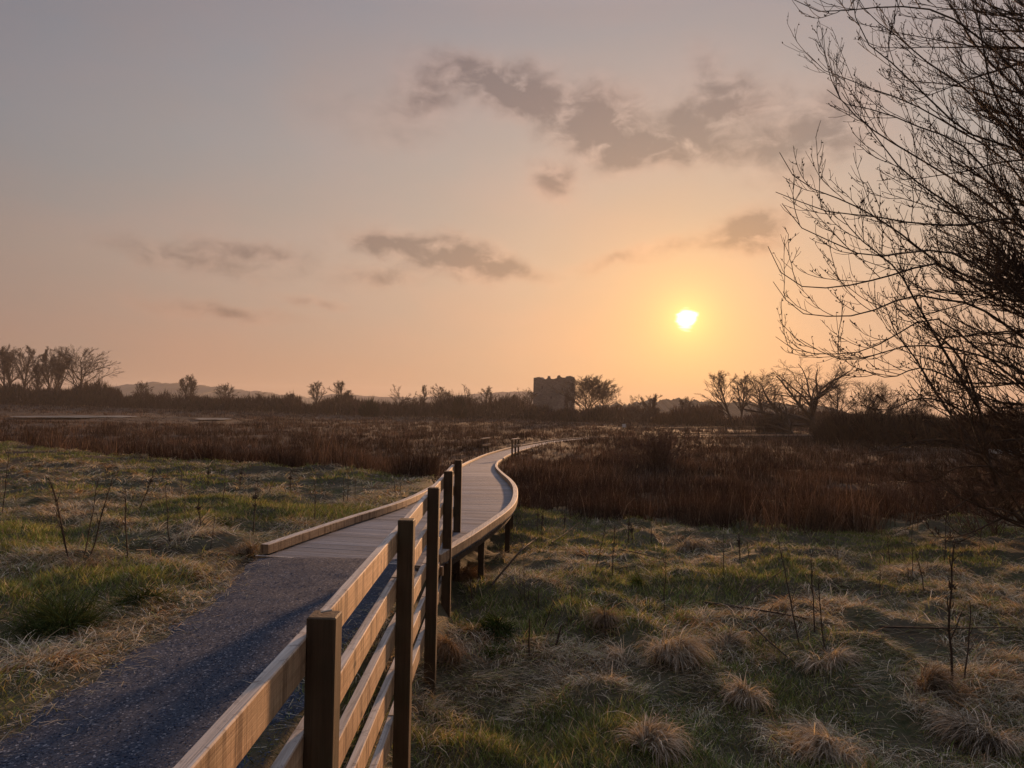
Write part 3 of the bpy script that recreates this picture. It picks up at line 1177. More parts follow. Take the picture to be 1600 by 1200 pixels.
def far_tree(name, base, H, spread, label, cat, group, seed, kind='round', dens=1.0, lean=(0, 0), twig=.03, forks=1, mat=None, width=None):
    twig = max(twig * .3, .010, base[1] * .00015)
    g = np.random.default_rng(seed)
    t = thing(name, label, cat, base, group)
    B = np.array(base) - np.array([0, 0, .3])
    tr, cr = Tubes(), Tubes()
    #        trunk, limbs, limb angle, upward bend, first limb, wiggle
    tl, n1, ang1, u1, f0, wg = {'tall': (.86, 22, (18, 45), .35, .26, .045), 'oak': (.52, 18, (22, 76), .32, .24, .115),
                                'thorn': (.60, 15, (28, 70), .30, .18, .10), 'round': (.80, 24, (22, 58), .35, .20, .05)}[kind]
    st = np.repeat(B[None], forks, 0) + np.concatenate([g.normal(0, .15 * H / 15, (forks, 2)), np.zeros((forks, 1))], 1)
    ph = g.random() * 6.28
    sp_ = 0 if forks == 1 else .20 * spread
    dr = np.array([[lean[0] + sp_ * math.cos(ph + 6.28 * i / forks), lean[1] + sp_ * math.sin(ph + 6.28 * i / forks), 1.0] for i in range(forks)])
    r0 = H * (.022 if kind != 'oak' else .048) * np.ones(forks) / (1 if forks == 1 else 1.25)
    p0, q0 = grow(st, dr, np.full(forks, H * tl), r0, np.maximum(r0 * .22, twig * 1.5), 10, wg, .1, g)
    R_ = H * .40 * spread
    s1, d1, l1, r1 = spawn(p0, q0, n1, f0, 1.0, *ang1, (.8, 1.25), g, .62 if kind != 'oak' else .75, lnpar=np.full(forks, R_))
    # limb lengths reach out to a rounded crown
    cz, rz = {'tall': (.62, .38), 'round': (.60, .41), 'thorn': (.62, .38), 'oak': (.62, .38)}[kind]
    rw = (width / 2 if width else .3 * H * spread) * .92
    d1 = d1 / np.linalg.norm(d1, axis=1)[:, None]
    dd_ = d1 + np.array([0, 0, u1 * .5])
    dd_ /= np.linalg.norm(dd_, axis=1)[:, None]
    Rv = np.array([rw, rw, rz * H])
    o_ = (s1 - (B + np.array([lean[0] * H * .5, lean[1] * H * .5, cz * H]))) / Rv
    e_ = dd_ / Rv
    a_, b2, c_ = (e_ * e_).sum(1), (o_ * e_).sum(1), (o_ * o_).sum(1) - 1
    disc_ = np.sqrt(np.maximum(b2 * b2 - a_ * c_, 0))
    l1 = np.clip((-b2 + disc_) / a_, .06 * H, .75 * H) * (.80 + .22 * g.random(len(a_)))
    p1, q1 = grow(s1, d1, l1, np.maximum(r1, twig * 1.8), np.maximum(r1 * .28, twig), 8, wg * 1.4, u1, g)
    s2, d2, l2, r2 = spawn(p1, q1, max(5, int(7.5 * dens)), .22, 1.0, 22, 50, (.26, .44), g, .6)
    p2, q2 = grow(s2, d2, l2, np.maximum(r2 * .8, twig * 1.15), np.full(len(s2), twig), 6, wg * 1.6, .25, g)
    s3, d3, l3, r3 = spawn(p2, q2, max(4, int(5 * dens)), .15, 1.0, 20, 48, (.38, .62), g, .6)
    p3, q3 = grow(s3, d3, np.maximum(l3, .30), np.full(len(s3), twig * .9), np.full(len(s3), twig * .6), 3, .10, .2, g)
    s4, d4, l4, r4 = spawn(p3, q3, 2, .25, 1.0, 20, 48, (.45, .8), g, .6)
    p4, q4 = grow(s4, d4, np.maximum(l4, .25), np.full(len(s4), twig * .7), np.full(len(s4), twig * .45), 2, .10, .2, g)
    # fit the crown to its measured height and width
    tip = np.concatenate([p3.reshape(-1, 3), p4.reshape(-1, 3)]) - B
    fz = H / np.percentile(tip[:, 2], 99.6)
    cx = np.median(tip[:, 0])
    fx = 1.0 if width is None else np.clip(width / 2 / np.percentile(np.abs(tip[:, 0] - cx), 97), .5, 2.2)
    F_ = np.array([fx, fx, fz])
    for (p_, q_, n_s, w_) in ((p0, q0, 6, tr), (p1, q1, 4, tr if kind == 'oak' else cr), (p2, q2, 3, cr), (p3, q3, 3, cr), (p4, q4, 3, cr)):
        w_.add(B + (p_ - B) * F_, q_, n_s)
    tr.build('trunk', mat or M_bark, t)
    cr.build('crown', mat or M_fartwig, t)
    return t


def tree_px(name, px, py_base, py_top, Y, spread, label, group='far bare trees along the edge of the marsh', cat='tree', **kw):
    b_ = at(px, py_base, Y)
    b_[2] = float(gz(b_[0], b_[1]))
    top = at(px, py_top, Y)
    if 'wpx' in kw:
        kw['width'] = kw.pop('wpx') * Y / FPX
    return far_tree(name, b_, top[2] - b_[2], spread, label, cat, group, int(px * 7 + py_top), **kw)


GT = 'tall bare trees of the grove at the far left'
tree_px('bare_tree', 3, 632, 540, 250, .62, 'tall bare tree cut by the left edge of the photo, leftmost of the grove', GT, kind='tall', dens=1.3, twig=.035, wpx=50)
tree_px('bare_tree', 25, 632, 538, 255, .66, 'tall bare tree with crooked trunk, second from the left edge in the grove', GT, kind='tall', dens=1.3, lean=(-.12, 0), twig=.035, wpx=42)
tree_px('bare_tree', 38, 632, 539, 245, .74, 'tall straight bare tree with thick trunk, third from the left edge in the grove', GT, kind='tall', dens=1.3, twig=.035, wpx=46)
tree_px('bare_tree', 58, 632, 566, 245, .62, 'shorter bare tree standing in the gap of the grove at the far left', GT, kind='tall', forks=2, twig=.03, wpx=26)
tree_px('bare_tree', 78, 632, 541, 250, .74, 'tall bare tree with forked trunk, third from the right in the grove', GT, kind='tall', dens=1.3, forks=2, twig=.035, wpx=44)
tree_px('bare_tree', 95, 632, 544, 255, .62, 'slim tall bare tree, second from the right in the grove', GT, kind='tall', dens=1.3, twig=.035, wpx=38)
tree_px('bare_tree', 118, 632, 541, 248, 1.02, 'broad bare tree with finely twigged round crown, rightmost of the grove', GT, kind='round', dens=1.35, twig=.04, wpx=88)

tree_px('bare_tree', 221, 640, 594, 235, .85, 'small bare tree in front of the grey hill, just right of the tall grove', kind='round', dens=.8, wpx=28)
tree_px('bare_tree', 294, 640, 584, 230, .8, 'forked bare tree standing highest against the right end of the grey hill', kind='tall', forks=2, dens=.8, wpx=26)
tree_px('bare_tree', 351, 640, 597, 230, .95, 'low round-topped bare tree where the grey hill runs out', kind='round', dens=.8, wpx=32)
tree_px('bare_tree', 493, 645, 594, 215, .72, 'upright bare tree, left one of the pair above the middle of the hedge', kind='tall', dens=.8, wpx=26)
tree_px('bare_tree', 526, 645, 593, 215, .76, 'upright bare tree, right one of the pair above the middle of the hedge', kind='tall', dens=.8, wpx=28)
tree_px('bare_tree', 622, 650, 600, 215, .95, 'crooked bare tree between the dark green bush and the thin tree', kind='thorn', dens=.8, wpx=32)
tree_px('bare_tree', 661, 650, 600, 225, .45, 'thin poplar-like bare tree next to a fuller round one', kind='tall', dens=.6, wpx=13)
tree_px('bare_tree', 683, 650, 599, 220, .9, 'neat round-crowned bare tree between the thin tree and the dark bush', kind='round', dens=.9, wpx=30)
tree_px('bare_tree', 734, 654, 600, 215, .5, 'sparse scraggy bare tree just right of the dark upright bush', kind='thorn', dens=.6, forks=2, wpx=24)
tree_px('bare_tree', 762, 654, 602, 220, .82, 'small fan-shaped bare tree, second left of the castle', kind='round', dens=.9, wpx=28)
tree_px('bare_tree', 826, 656, 605, 250, .8, 'small bare tree touching the left wall of the castle', kind='round', dens=.8, wpx=26)
tree_px('bare_tree', 918, 657, 585, 222, .92, 'large spreading bare tree right beside the castle', kind='round', forks=2, dens=1.2, twig=.035, wpx=78)
tree_px('bare_tree', 945, 657, 600, 222, .85, 'rounded bare tree leaning against the large one beside the castle', kind='round', dens=1.1, twig=.035, wpx=52)
tree_px('bare_tree', 890, 657, 612, 240, .7, 'low scrubby tree standing in front of the right corner of the castle', kind='thorn', dens=.8, wpx=26)
tree_px('bare_tree', 989, 664, 617, 190, .85, 'small bare thorn tree beside the white notice', kind='thorn', dens=1.1, wpx=34)
tree_px('bare_tree', 1011, 666, 614, 185, .95, 'small thorn tree with flat dense top right of the white notice', kind='thorn', dens=1.4, wpx=38)
tree_px('bare_tree', 408, 642, 610, 225, .9, 'low scrubby tree poking above the hedge left of the upright pair', kind='thorn', dens=.7, wpx=30)
tree_px('bare_tree', 452, 644, 611, 220, .9, 'small tree above the hedge just left of the upright pair', kind='round', dens=.7, wpx=26)
tree_px('bare_tree', 545, 648, 608, 222, .7, 'small thin tree just right of the upright pair', kind='tall', dens=.6, wpx=16)
tree_px('bare_tree', 640, 650, 610, 220, .8, 'low thorn tree between the crooked tree and the thin one', kind='thorn', dens=.7, wpx=26)
tree_px('bare_tree', 700, 652, 608, 222, .6, 'slim small tree left of the dark upright bush', kind='tall', dens=.6, wpx=16)
tree_px('bare_tree', 792, 655, 613, 224, .9, 'low broad tree directly left of the castle bush', kind='round', dens=.8, wpx=34)
tree_px('bare_tree', 1075, 664, 618, 188, .8, 'small hazy tree under the sun', kind='round', dens=.8, wpx=30)
tree_px('bare_tree', 1310, 672, 590, 135, .8, 'bare tree half hidden behind the right side of the spreading oak', kind='round', dens=.9, wpx=60)
GO = 'bare trees around the spreading oak at the right'
tree_px('bare_tree', 1147, 664, 577, 160, .62, 'leaning bare tree, leftmost of the row by the spreading oak', GO, kind='tall', lean=(-.18, 0), dens=1.0, wpx=52)
tree_px('bare_tree', 1157, 664, 579, 165, .6, 'straight bare tree with thin trunk, second of the row by the spreading oak', GO, kind='tall', lean=(.08, 0), dens=1.0, wpx=42)
tree_px('bare_tree', 1195, 668, 576, 158, .9, 'rounded bare tree directly left of the spreading oak', GO, kind='round', dens=1.1, wpx=70)
tree_px('oak_tree', 1238, 684, 600, 105, .80, 'short gnarled oak with twisted black limbs, in front of the spreading oak', GO, kind='oak', dens=1.0, lean=(-.18, 0), twig=.02, wpx=64)
oak = tree_px('oak_tree', 1268, 672, 556, 120, 1.05, 'great spreading oak with thick twisting bare limbs right of the sun', GO, kind='oak', dens=1.4, twig=.03, wpx=146)
tree_px('bare_tree', 1357, 690, 592, 88, .85, 'bushy thorn tree rising out of the big dark thicket', GO, kind='thorn', dens=1.4, forks=2, twig=.018, wpx=100)
tree_px('bare_tree', 1415, 692, 600, 92, .8, 'sparse thorn tree at the right end of the big dark thicket', GO, kind='thorn', dens=1.0, forks=2, twig=.018, wpx=80)


# ------------------------------------------------------------------ hedges and bushes
def bush_mesh(name, c, rx, ry, h, n, wd, ln, colr, parent=None, seed=0, mat=None):
    """twiggy clump: fine twigs filling a rounded volume, denser low down"""
    g = np.random.default_rng(seed)
    a = g.random(n) * 2 * math.pi
    rr = np.sqrt(g.random(n))
    x, y = c[0] + rx * rr * np.cos(a), c[1] + ry * rr * np.sin(a)
    lump = .62 + .65 * fbm(x * 2.2 / max(rx, 1) + seed, y * 2.2 / max(rx, 1), 41, 3)
    top = h * np.sqrt(np.clip(1 - (rr * .96) ** 2.4, 0, 1)) * lump
    zz = np.maximum(0, top - ln * .8) * g.random(n) ** .8
    root = np.stack([x, y, gz(x, y, False) + zz - .05], 1)
    L = ln * (.5 + .8 * g.random(n))
    az_ = a + g.normal(0, .9, n)
    bl = blades(root, az_, .1 + .65 * g.random(n) * (.4 + rr), g.normal(0, .3, n), L, wd * (.6 + .8 * g.random(n)), 2, g=g)
    cc_ = np.array([colr]) * (.6 + .8 * g.random((n, 1)))
    return build_blades(name, [(bl, cc_)], mat or M_reed, parent)


def bush_px(px, pyb, pyt, wpx, Y, label, cat='bush', colr=(.06, .043, .033), n=1500, group='bushes along the edge of the marsh', name='bush', ry=None):
    b_ = at(px, pyb, Y)
    b_[2] = float(gz(b_[0], b_[1], False))
    top = at(px, pyt, Y)
    h = top[2] - b_[2]
    rx = wpx / 2 * Y / FPX
    t = thing(name, label, cat, b_, group)
    g = np.random.default_rng(int(px))
    tb = Tubes()
    k = 9
    st = np.repeat(b_[None], k, 0) + np.concatenate([g.normal(0, rx * .25, (k, 2)), np.full((k, 1), -.1)], 1)
    p_, q_ = grow(st, np.concatenate([g.normal(0, .35, (k, 2)), np.ones((k, 1))], 1), np.full(k, h * .95), np.full(k, h * .018), np.full(k, h * .006), 5, .12, .1, g)
    tb.add(p_, q_, 4)
    tb.build('stems', M_bark, t)
    bush_mesh('crown', b_, rx, ry or rx * .8, h, n, max(.02, Y * .0005), h * .36, colr, t, int(px * 3 + pyt))
    return t


DG = (.022, .030, .018)
bush_px(577, 650, 619, 26, 205, 'dark evergreen bush in the hedge, halfway between the grove and the castle', colr=DG, n=2200)
bush_px(716, 654, 616, 20, 205, 'dark upright evergreen bush in the hedge left of the castle', colr=DG, n=2000)
bush_px(845, 658, 632, 50, 215, 'broad dark bush in front of the left foot of the castle', colr=(.05, .038, .03), n=3000)
bush_px(885, 660, 637, 46, 205, 'brown bush in front of the right foot of the castle', n=2600)
bush_px(937, 661, 632, 50, 200, 'dark brown bush under the large tree beside the castle', colr=(.045, .032, .026), n=2600)
bush_px(1062, 664, 632, 40, 180, 'brown hazy scrub patch left of the leaning tree', colr=(.075, .045, .03), n=1800)
bush_px(1100, 664, 628, 44, 185, 'rounded brown scrub directly left of the leaning tree', colr=(.075, .045, .03), n=1800)
bush_px(1035, 664, 640, 34, 185, 'low brown scrub right of the flat-topped thorn tree', colr=(.075, .045, .03), n=1400)
bush_px(1205, 676, 645, 44, 125, 'low dark scrub under the round tree left of the oak', colr=(.05, .035, .028), n=1600)
bush_px(1345, 697, 634, 138, 82, 'big dark dome-shaped thicket below the oak at the right', colr=(.036, .027, .022), n=9000)
bush_px(1440, 700, 634, 110, 80, 'dark thicket between the dome-shaped one and the willow', colr=(.040, .030, .024), n=6500)
bush_px(1530, 702, 636, 120, 78, 'dark thicket behind the low branches of the willow', colr=(.036, .027, .022), n=6500)


def hedge(name, px0, px1, tops, bots, Y, dy, n, colr, seed, label):
    g = np.random.default_rng(seed)
    px = px0 + (px1 - px0) * g.random(n)
    pb = np.interp(px, [p for p, _ in bots], [q for _, q in bots])
    pt = np.interp(px, [p for p, _ in tops], [q for _, q in tops])
    yy_ = Y + dy * g.random(n)
    pos = np.array([at(a_, b_, c_) for a_, b_, c_ in zip(px, pb, yy_)])
    x = pos[:, 0]
    zb = gz(x, yy_, False)
    hh = (pb - pt) * Y / FPX
    lump = .45 + 1.0 * fbm(x * .12, yy_ * .05, seed + 50, 3) * (.7 + .6 * vnoise(x * .6, yy_ * .3, seed + 51))
    H = hh * lump * 1.02
    zz = H * g.random(n) ** .9 * .75
    L = np.maximum(1.0, H * .34) * (.5 + .8 * g.random(n))
    bl = blades(np.stack([x, yy_, zb + zz - .2], 1), g.random(n) * 6.28, .05 + .6 * g.random(n), g.normal(0, .25, n), L, .09 + .14 * g.random(n), 2, g=g)
    cc_ = np.array([colr]) * (.55 + .9 * g.random((n, 1)))
    o = build_blades(name, [(bl, cc_)], M_reed)
    return tag(o, label, 'hedgerow', kind='stuff')


hedge('hedgerow', -40, 190, [(-40, 598), (80, 600), (150, 602), (190, 610)], [(-40, 632), (190, 636)], 235, 14, 11000, (.050, .038, .032), 1,
      'dark hedgerow at the foot of the tall grove')
hedge('hedgerow', 170, 470, [(170, 618), (260, 612), (330, 616), (470, 620)], [(170, 637), (470, 645)], 222, 16, 12000, (.055, .042, .036), 2,
      'dark hedgerow below the grey hill')
hedge('hedgerow', 455, 850, [(455, 618), (560, 622), (650, 620), (760, 622), (815, 624), (850, 636)], [(455, 645), (700, 654), (850, 658)], 212, 18, 15000, (.058, .043, .035), 3,
      'brown hedgerow running up to the castle')
hedge('hedgerow', 840, 1130, [(840, 640), (895, 640), (960, 636), (1130, 638)], [(840, 659), (1000, 664), (1130, 667)], 200, 14, 9000, (.070, .045, .033), 4,
      'brown hedgerow right of the castle')
hedge('hedgerow', 1120, 1700, [(1120, 642), (1300, 644), (1700, 640)], [(1120, 668), (1400, 676), (1700, 684)], 168, 14, 15000, (.062, .040, .030), 5,
      'brown hedgerow behind the spreading oak')

# ------------------------------------------------------------------ the big bare willow at the right
def build_willow():
    g = np.random.default_rng(77)
    base = at(1648, 838, 15.0)
    base[2] = float(gz(base[0], base[1]))
    t = thing('willow_tree', 'large bare willow with fine upcurving twigs and catkin buds filling the right edge', 'tree', base)
    tr, cr = Tubes(), Tubes()

    def curve(pl, n):
        return catmull([at(*p) for p in pl], n)

    trunks = [
        ([(1648, 850, 15), (1645, 760, 15.05), (1642, 640, 15.2), (1650, 480, 15.5), (1664, 300, 16), (1660, 100, 16.4), (1640, -90, 16.8)], .085),
        ([(1652, 850, 15), (1680, 700, 15.2), (1690, 560, 15.4), (1705, 350, 15.8), (1690, 120, 16.2), (1660, -120, 16.5)], .10),
        ([(1655, 850, 15.1), (1720, 690, 15.6), (1790, 520, 16), (1860, 300, 16.6), (1880, 60, 17), (1870, -160, 17.4)], .12),
        ([(1640, 850, 14.9), (1575, 790, 14.6), (1545, 720, 14.3), (1530, 640, 14.1), (1500, 560, 14), (1440, 500, 13.8)], .05),
    ]
    nodes = []
    for pl, r in trunks:
        p = curve(pl, 26)
        rad = np.linspace(r, r * .28, 26)
        tr.add(p[None], rad[None], 7)
        nodes.append((p, rad))
    # limbs: photo polylines with a depth, from the trunk side outward
    L = [
        [(1690, 560, 15.4), (1600, 470, 14.8), (1487, 395, 14.0), (1362, 400, 13.2), (1287, 372, 12.9), (1235, 345, 12.7), (1222, 318, 12.6)],
        [(1592, 480, 15.5), (1512, 432, 14.9), (1462, 412, 14.6), (1400, 428, 14.3), (1337, 444, 14.0), (1282, 450, 13.8), (1240, 443, 13.6), (1212, 415, 13.5), (1200, 385, 13.4)],
        [(1588, 560, 15.3), (1532, 482, 15.0), (1480, 470, 15.0), (1425, 462, 15), (1350, 490, 15.1), (1300, 494, 15.2), (1255, 490, 15.3), (1220, 460, 15.3), (1208, 440, 15.3)],
        [(1588, 640, 15.2), (1545, 560, 15.6), (1462, 497, 16.0), (1412, 517, 16.1), (1350, 548, 16.2), (1290, 553, 16.2), (1245, 548, 16.2), (1212, 526, 16.2)],
        [(1590, 600, 15.2), (1520, 552, 14.4), (1425, 540, 14.0), (1350, 560, 13.8), (1305, 560, 13.7), (1250, 530, 13.6)],
        [(1690, 420, 15.7), (1600, 345, 15.1), (1500, 352, 14.5), (1417, 347, 14.0), (1360, 337, 13.8), (1300, 332, 13.6), (1250, 315, 13.4), (1212, 300, 13.2)],
        [(1705, 350, 15.8), (1600, 242, 15.0), (1512, 207, 14.4), (1437, 140, 14.0), (1390, 95, 13.8), (1350, 62, 13.7), (1335, 20, 13.6), (1330, -20, 13.6)],
        [(1606, 300, 16.0), (1550, 180, 16.2), (1500, 132, 16.4), (1450, 98, 16.5), (1400, 55, 16.6), (1360, 25, 16.7), (1335, -12, 16.7)],
        [(1690, 420, 15.7), (1580, 260, 16.5), (1512, 212, 16.9), (1425, 162, 17.2), (1370, 142, 17.3), (1325, 124, 17.4), (1280, 106, 17.4), (1262, 84, 17.4)],
        [(1690, 470, 15.6), (1580, 320, 15.2), (1507, 230, 14.9), (1440, 200, 14.8), (1375, 174, 14.7), (1330, 166, 14.6), (1300, 148, 14.5), (1292, 140, 14.5)],
        [(1592, 480, 15.5), (1510, 340, 15.0), (1440, 290, 14.7), (1395, 250, 14.6), (1370, 212, 14.5), (1348, 190, 14.4), (1325, 160, 14.4), (1315, 144, 14.4)],
        [(1590, 520, 15.4), (1480, 420, 14.9), (1400, 360, 14.6), (1330, 318, 14.4), (1280, 300, 14.3), (1240, 275, 14.2), (1218, 238, 14.1)],
        [(1600, 400, 15.8), (1520, 300, 16.5), (1440, 250, 16.9), (1360, 200, 17.1), (1310, 150, 17.2), (1290, 90, 17.3), (1287, 55, 17.3)],
        [(1690, 300, 15.9), (1600, 130, 15.0), (1530, 60, 14.5), (1470, 20, 14.1), (1400, 10, 13.8), (1300, 18, 13.4), (1265, 14, 13.3), (1233, -4, 13.2)],
        [(1606, 300, 16), (1560, 160, 15.6), (1530, 40, 15.3), (1500, -60, 15.1), (1480, -120, 15)],
        [(1602, 200, 16.2), (1540, 90, 17), (1480, 0, 17.5), (1440, -60, 17.9)],
        [(1575, 660, 15.0), (1500, 600, 14.4), (1440, 575, 14.0), (1390, 590, 13.7), (1340, 575, 13.5)],
        [(1560, 700, 14.6), (1500, 640, 14.0), (1440, 622, 13.6), (1390, 640, 13.3), (1350, 636, 13.1)],
        [(1560, 720, 14.5), (1490, 690, 14.0), (1430, 690, 13.6), (1380, 705, 13.3), (1340, 690, 13.1)],
        [(1570, 730, 14.8), (1500, 730, 15.0), (1450, 752, 15.1), (1400, 748, 15.2)],
        [(1600, 770, 14.9), (1540, 770, 14.3), (1480, 800, 13.9), (1430, 808, 13.6)],
        [(1610, 790, 14.9), (1560, 812, 14.5), (1500, 838, 14.2), (1450, 838, 14)],
        [(1545, 720, 14.3), (1480, 640, 14.8), (1430, 560, 15.1), (1400, 520, 15.3), (1380, 470, 15.4)],
        [(1530, 640, 14.1), (1470, 540, 13.6), (1430, 470, 13.3), (1400, 420, 13.1), (1340, 370, 12.9), (1310, 330, 12.8)],
    ]
    limbs_p, limbs_r = [], []
    for pl in L:
        if 1585 <= pl[0][0] <= 1608:
            pl = [(pl[0][0] + 57,) + pl[0][1:]] + pl[1:]
        p = curve(pl, 15)
        r = .032 if pl[-1][1] < 520 else .026
        limbs_p.append(p)
        limbs_r.append(np.linspace(r, .006, 15))
    # many more limbs in between, growing out of the trunks up and to the left
    def px_of(q):
        v = q - EYE
        return 800 + FPX * (v @ _r) / (v @ _f), 600 - FPX * (v @ _u) / (v @ _f)

    want, tries = {'up': 74, 'low': 58}, 0
    while sum(want.values()) and tries < 4000:
        tries += 1
        kind = 'up' if g.random() * sum(want.values()) < want['up'] else 'low'
        p, rad = nodes[g.choice([0, 0, 0, 1, 1, 2]) if kind == 'up' else g.choice([0, 0, 0, 1, 1, 3])]
        i = int(g.uniform(8, 22) if kind == 'up' else g.uniform(2, 11))
        a = g.uniform(-.2, 1.1) if kind == 'up' else g.uniform(-.25, .75)
        d = np.array([-math.cos(a), g.normal(0, .45), math.sin(a) * .9])
        ln = g.uniform(1.6, 4.2) if kind == 'up' else g.uniform(1.4, 3.2)
        q, qr = grow(p[i][None], d[None], np.array([ln]), np.array([.026]), np.array([.006]), 14, .055, g.uniform(-.1, .55), g)
        x_, y_ = px_of(q[0, -1])
        if x_ < 1300 or (y_ > 440 and x_ < 1400) or (y_ > 560 and x_ < 1440) or y_ > 830:
            continue
        want[kind] -= 1
        limbs_p.append(q[0])
        limbs_r.append(qr[0])
    P0, R0 = np.array(limbs_p), np.array(limbs_r)
    tr.add(P0, R0, 5)

    def lim(st, dr, ln, r, cap):
        return st, dr, np.minimum(ln, cap * (.6 + .7 * g.random(len(ln)))), r

    s1, d1, l1, r1 = lim(*spawn(P0, R0, 15, .10, .97, 16, 48, (.20, .38), g, .6), 1.15)
    d1[:, 2] += .15
    P1, R1 = grow(s1, d1, l1, np.clip(r1, .008, .015), np.full(len(s1), .0055), 8, .085, .75, g)
    def inside(P):
        v = P[:, -1] - EYE
        return 800 + FPX * (v @ _r) / (v @ _f) > 1206 + 14 * g.random(len(P))

    ok = inside(P1)
    P1, R1 = P1[ok], R1[ok]
    cr.add(P1, R1, 3)
    s2, d2, l2, r2 = lim(*spawn(P1, R1, 5, .15, 1.0, 20, 50, (.30, .55), g, .6), .6)
    P2, R2 = grow(s2, d2, np.maximum(l2, .15), np.full(len(s2), .0058), np.full(len(s2), .004), 6, .10, .65, g)
    ok = inside(P2)
    P2, R2 = P2[ok], R2[ok]
    cr.add(P2, R2, 3)
    s3, d3, l3, r3 = lim(*spawn(P2[::3], R2[::3], 2, .2, .9, 22, 55, (.3, .6), g, .6), .35)
    P3, R3 = grow(s3, d3, np.maximum(l3, .08), np.full(len(s3), .005), np.full(len(s3), .0035), 4, .1, .6, g)
    cr.add(P3, R3, 3)
    tr.build('trunk', M_bark, t)
    cr.build('crown', M_twig, t)
    # catkin buds along the outer twigs
    cb_ = Tubes()
    allp = P2.reshape(-1, 3)
    keep = (allp[:, 0] / allp[:, 1] * FPX + 800 < 1470) & (g.random(len(allp)) < .16)
    q = allp[keep]
    dd_ = g.normal(0, .5, (len(q), 3)) + np.array([0, 0, .6])
    dd_ /= np.linalg.norm(dd_, axis=1)[:, None]
    ln = .03 + .035 * g.random(len(q))
    tt = np.array([0, .3, .7, 1.0])
    pts = q[:, None] + dd_[:, None] * (ln[:, None] * tt)[..., None]
    cb_.add(pts, np.array([[.003, .0115, .010, .002]]) * (.7 + .6 * g.random((len(q), 1))), 5)
    cb_.build('catkins', M_twig, t)


build_willow()


def shrub(px, py, w_px, h_px, label, name='shrub', n=16, seed=1, group=None, wig=.08, r=.008, mat=None, Y=None, cat='shrub', sp=1.0):
    g = np.random.default_rng(seed)
    c = ground_at(px, py) if Y is None else at(px, py, Y)
    c[2] = float(gz(c[0], c[1]))
    k = c[1] / FPX
    H, W = h_px * k, w_px * k
    t = thing(name, label, cat, c, group)
    st = np.repeat(c[None], n, 0) + np.concatenate([g.normal(0, W * .12, (n, 2)), np.full((n, 1), -.08)], 1)
    dr = np.concatenate([g.normal(0, .55 * sp, (n, 2)) * (W / H), np.ones((n, 1))], 1)
    p0, q0 = grow(st, dr, H * (.7 + .45 * g.random(n)), np.full(n, r * 1.6), np.full(n, r * .6), 7, wig, .1, g)
    a = Tubes()
    a.add(p0, q0, 4)
    a.build('stems', mat or M_twig, t)
    s1, d1, l1, r1 = spawn(p0, q0, 8, .2, 1.0, 20, 50, (.25, .45), g)
    p1, q1 = grow(s1, d1, l1, np.full(len(s1), r * .7), np.full(len(s1), r * .45), 5, .1, .3, g)
    s2, d2, l2, r2 = spawn(p1, q1, 4, .2, 1.0, 20, 50, (.3, .6), g)
    p2, q2 = grow(s2, d2, l2, np.full(len(s2), r * .5), np.full(len(s2), r * .35), 4, .1, .3, g)
    b_ = Tubes()
    b_.add(p1, q1, 3)
    b_.add(p2, q2, 3)
    b_.build('twigs', mat or M_twig, t)
    return t


M_redtwig = simple_mat('red_brown_twigs', (.10, .055, .036), (.17, .10, .066), 8.0)
shrub(1022, 728, 120, 66, 'red-brown leafless shrub standing above the rushes right of the boardwalk end', n=60, seed=11, r=.015, mat=M_redtwig, Y=37, sp=.8)
shrub(1470, 800, 110, 90, 'tangled dead bramble in front of the willow trunk', n=26, seed=12, r=.006, sp=1.3, mat=M_redtwig)
shrub(1545, 835, 100, 100, 'thin dry thicket at the foot of the willow', n=24, seed=13, r=.006, sp=1.2, mat=M_redtwig)
shrub(1400, 790, 90, 60, 'low brown briar between the rushes and the willow', n=20, seed=14, r=.006, sp=1.3, mat=M_redtwig)


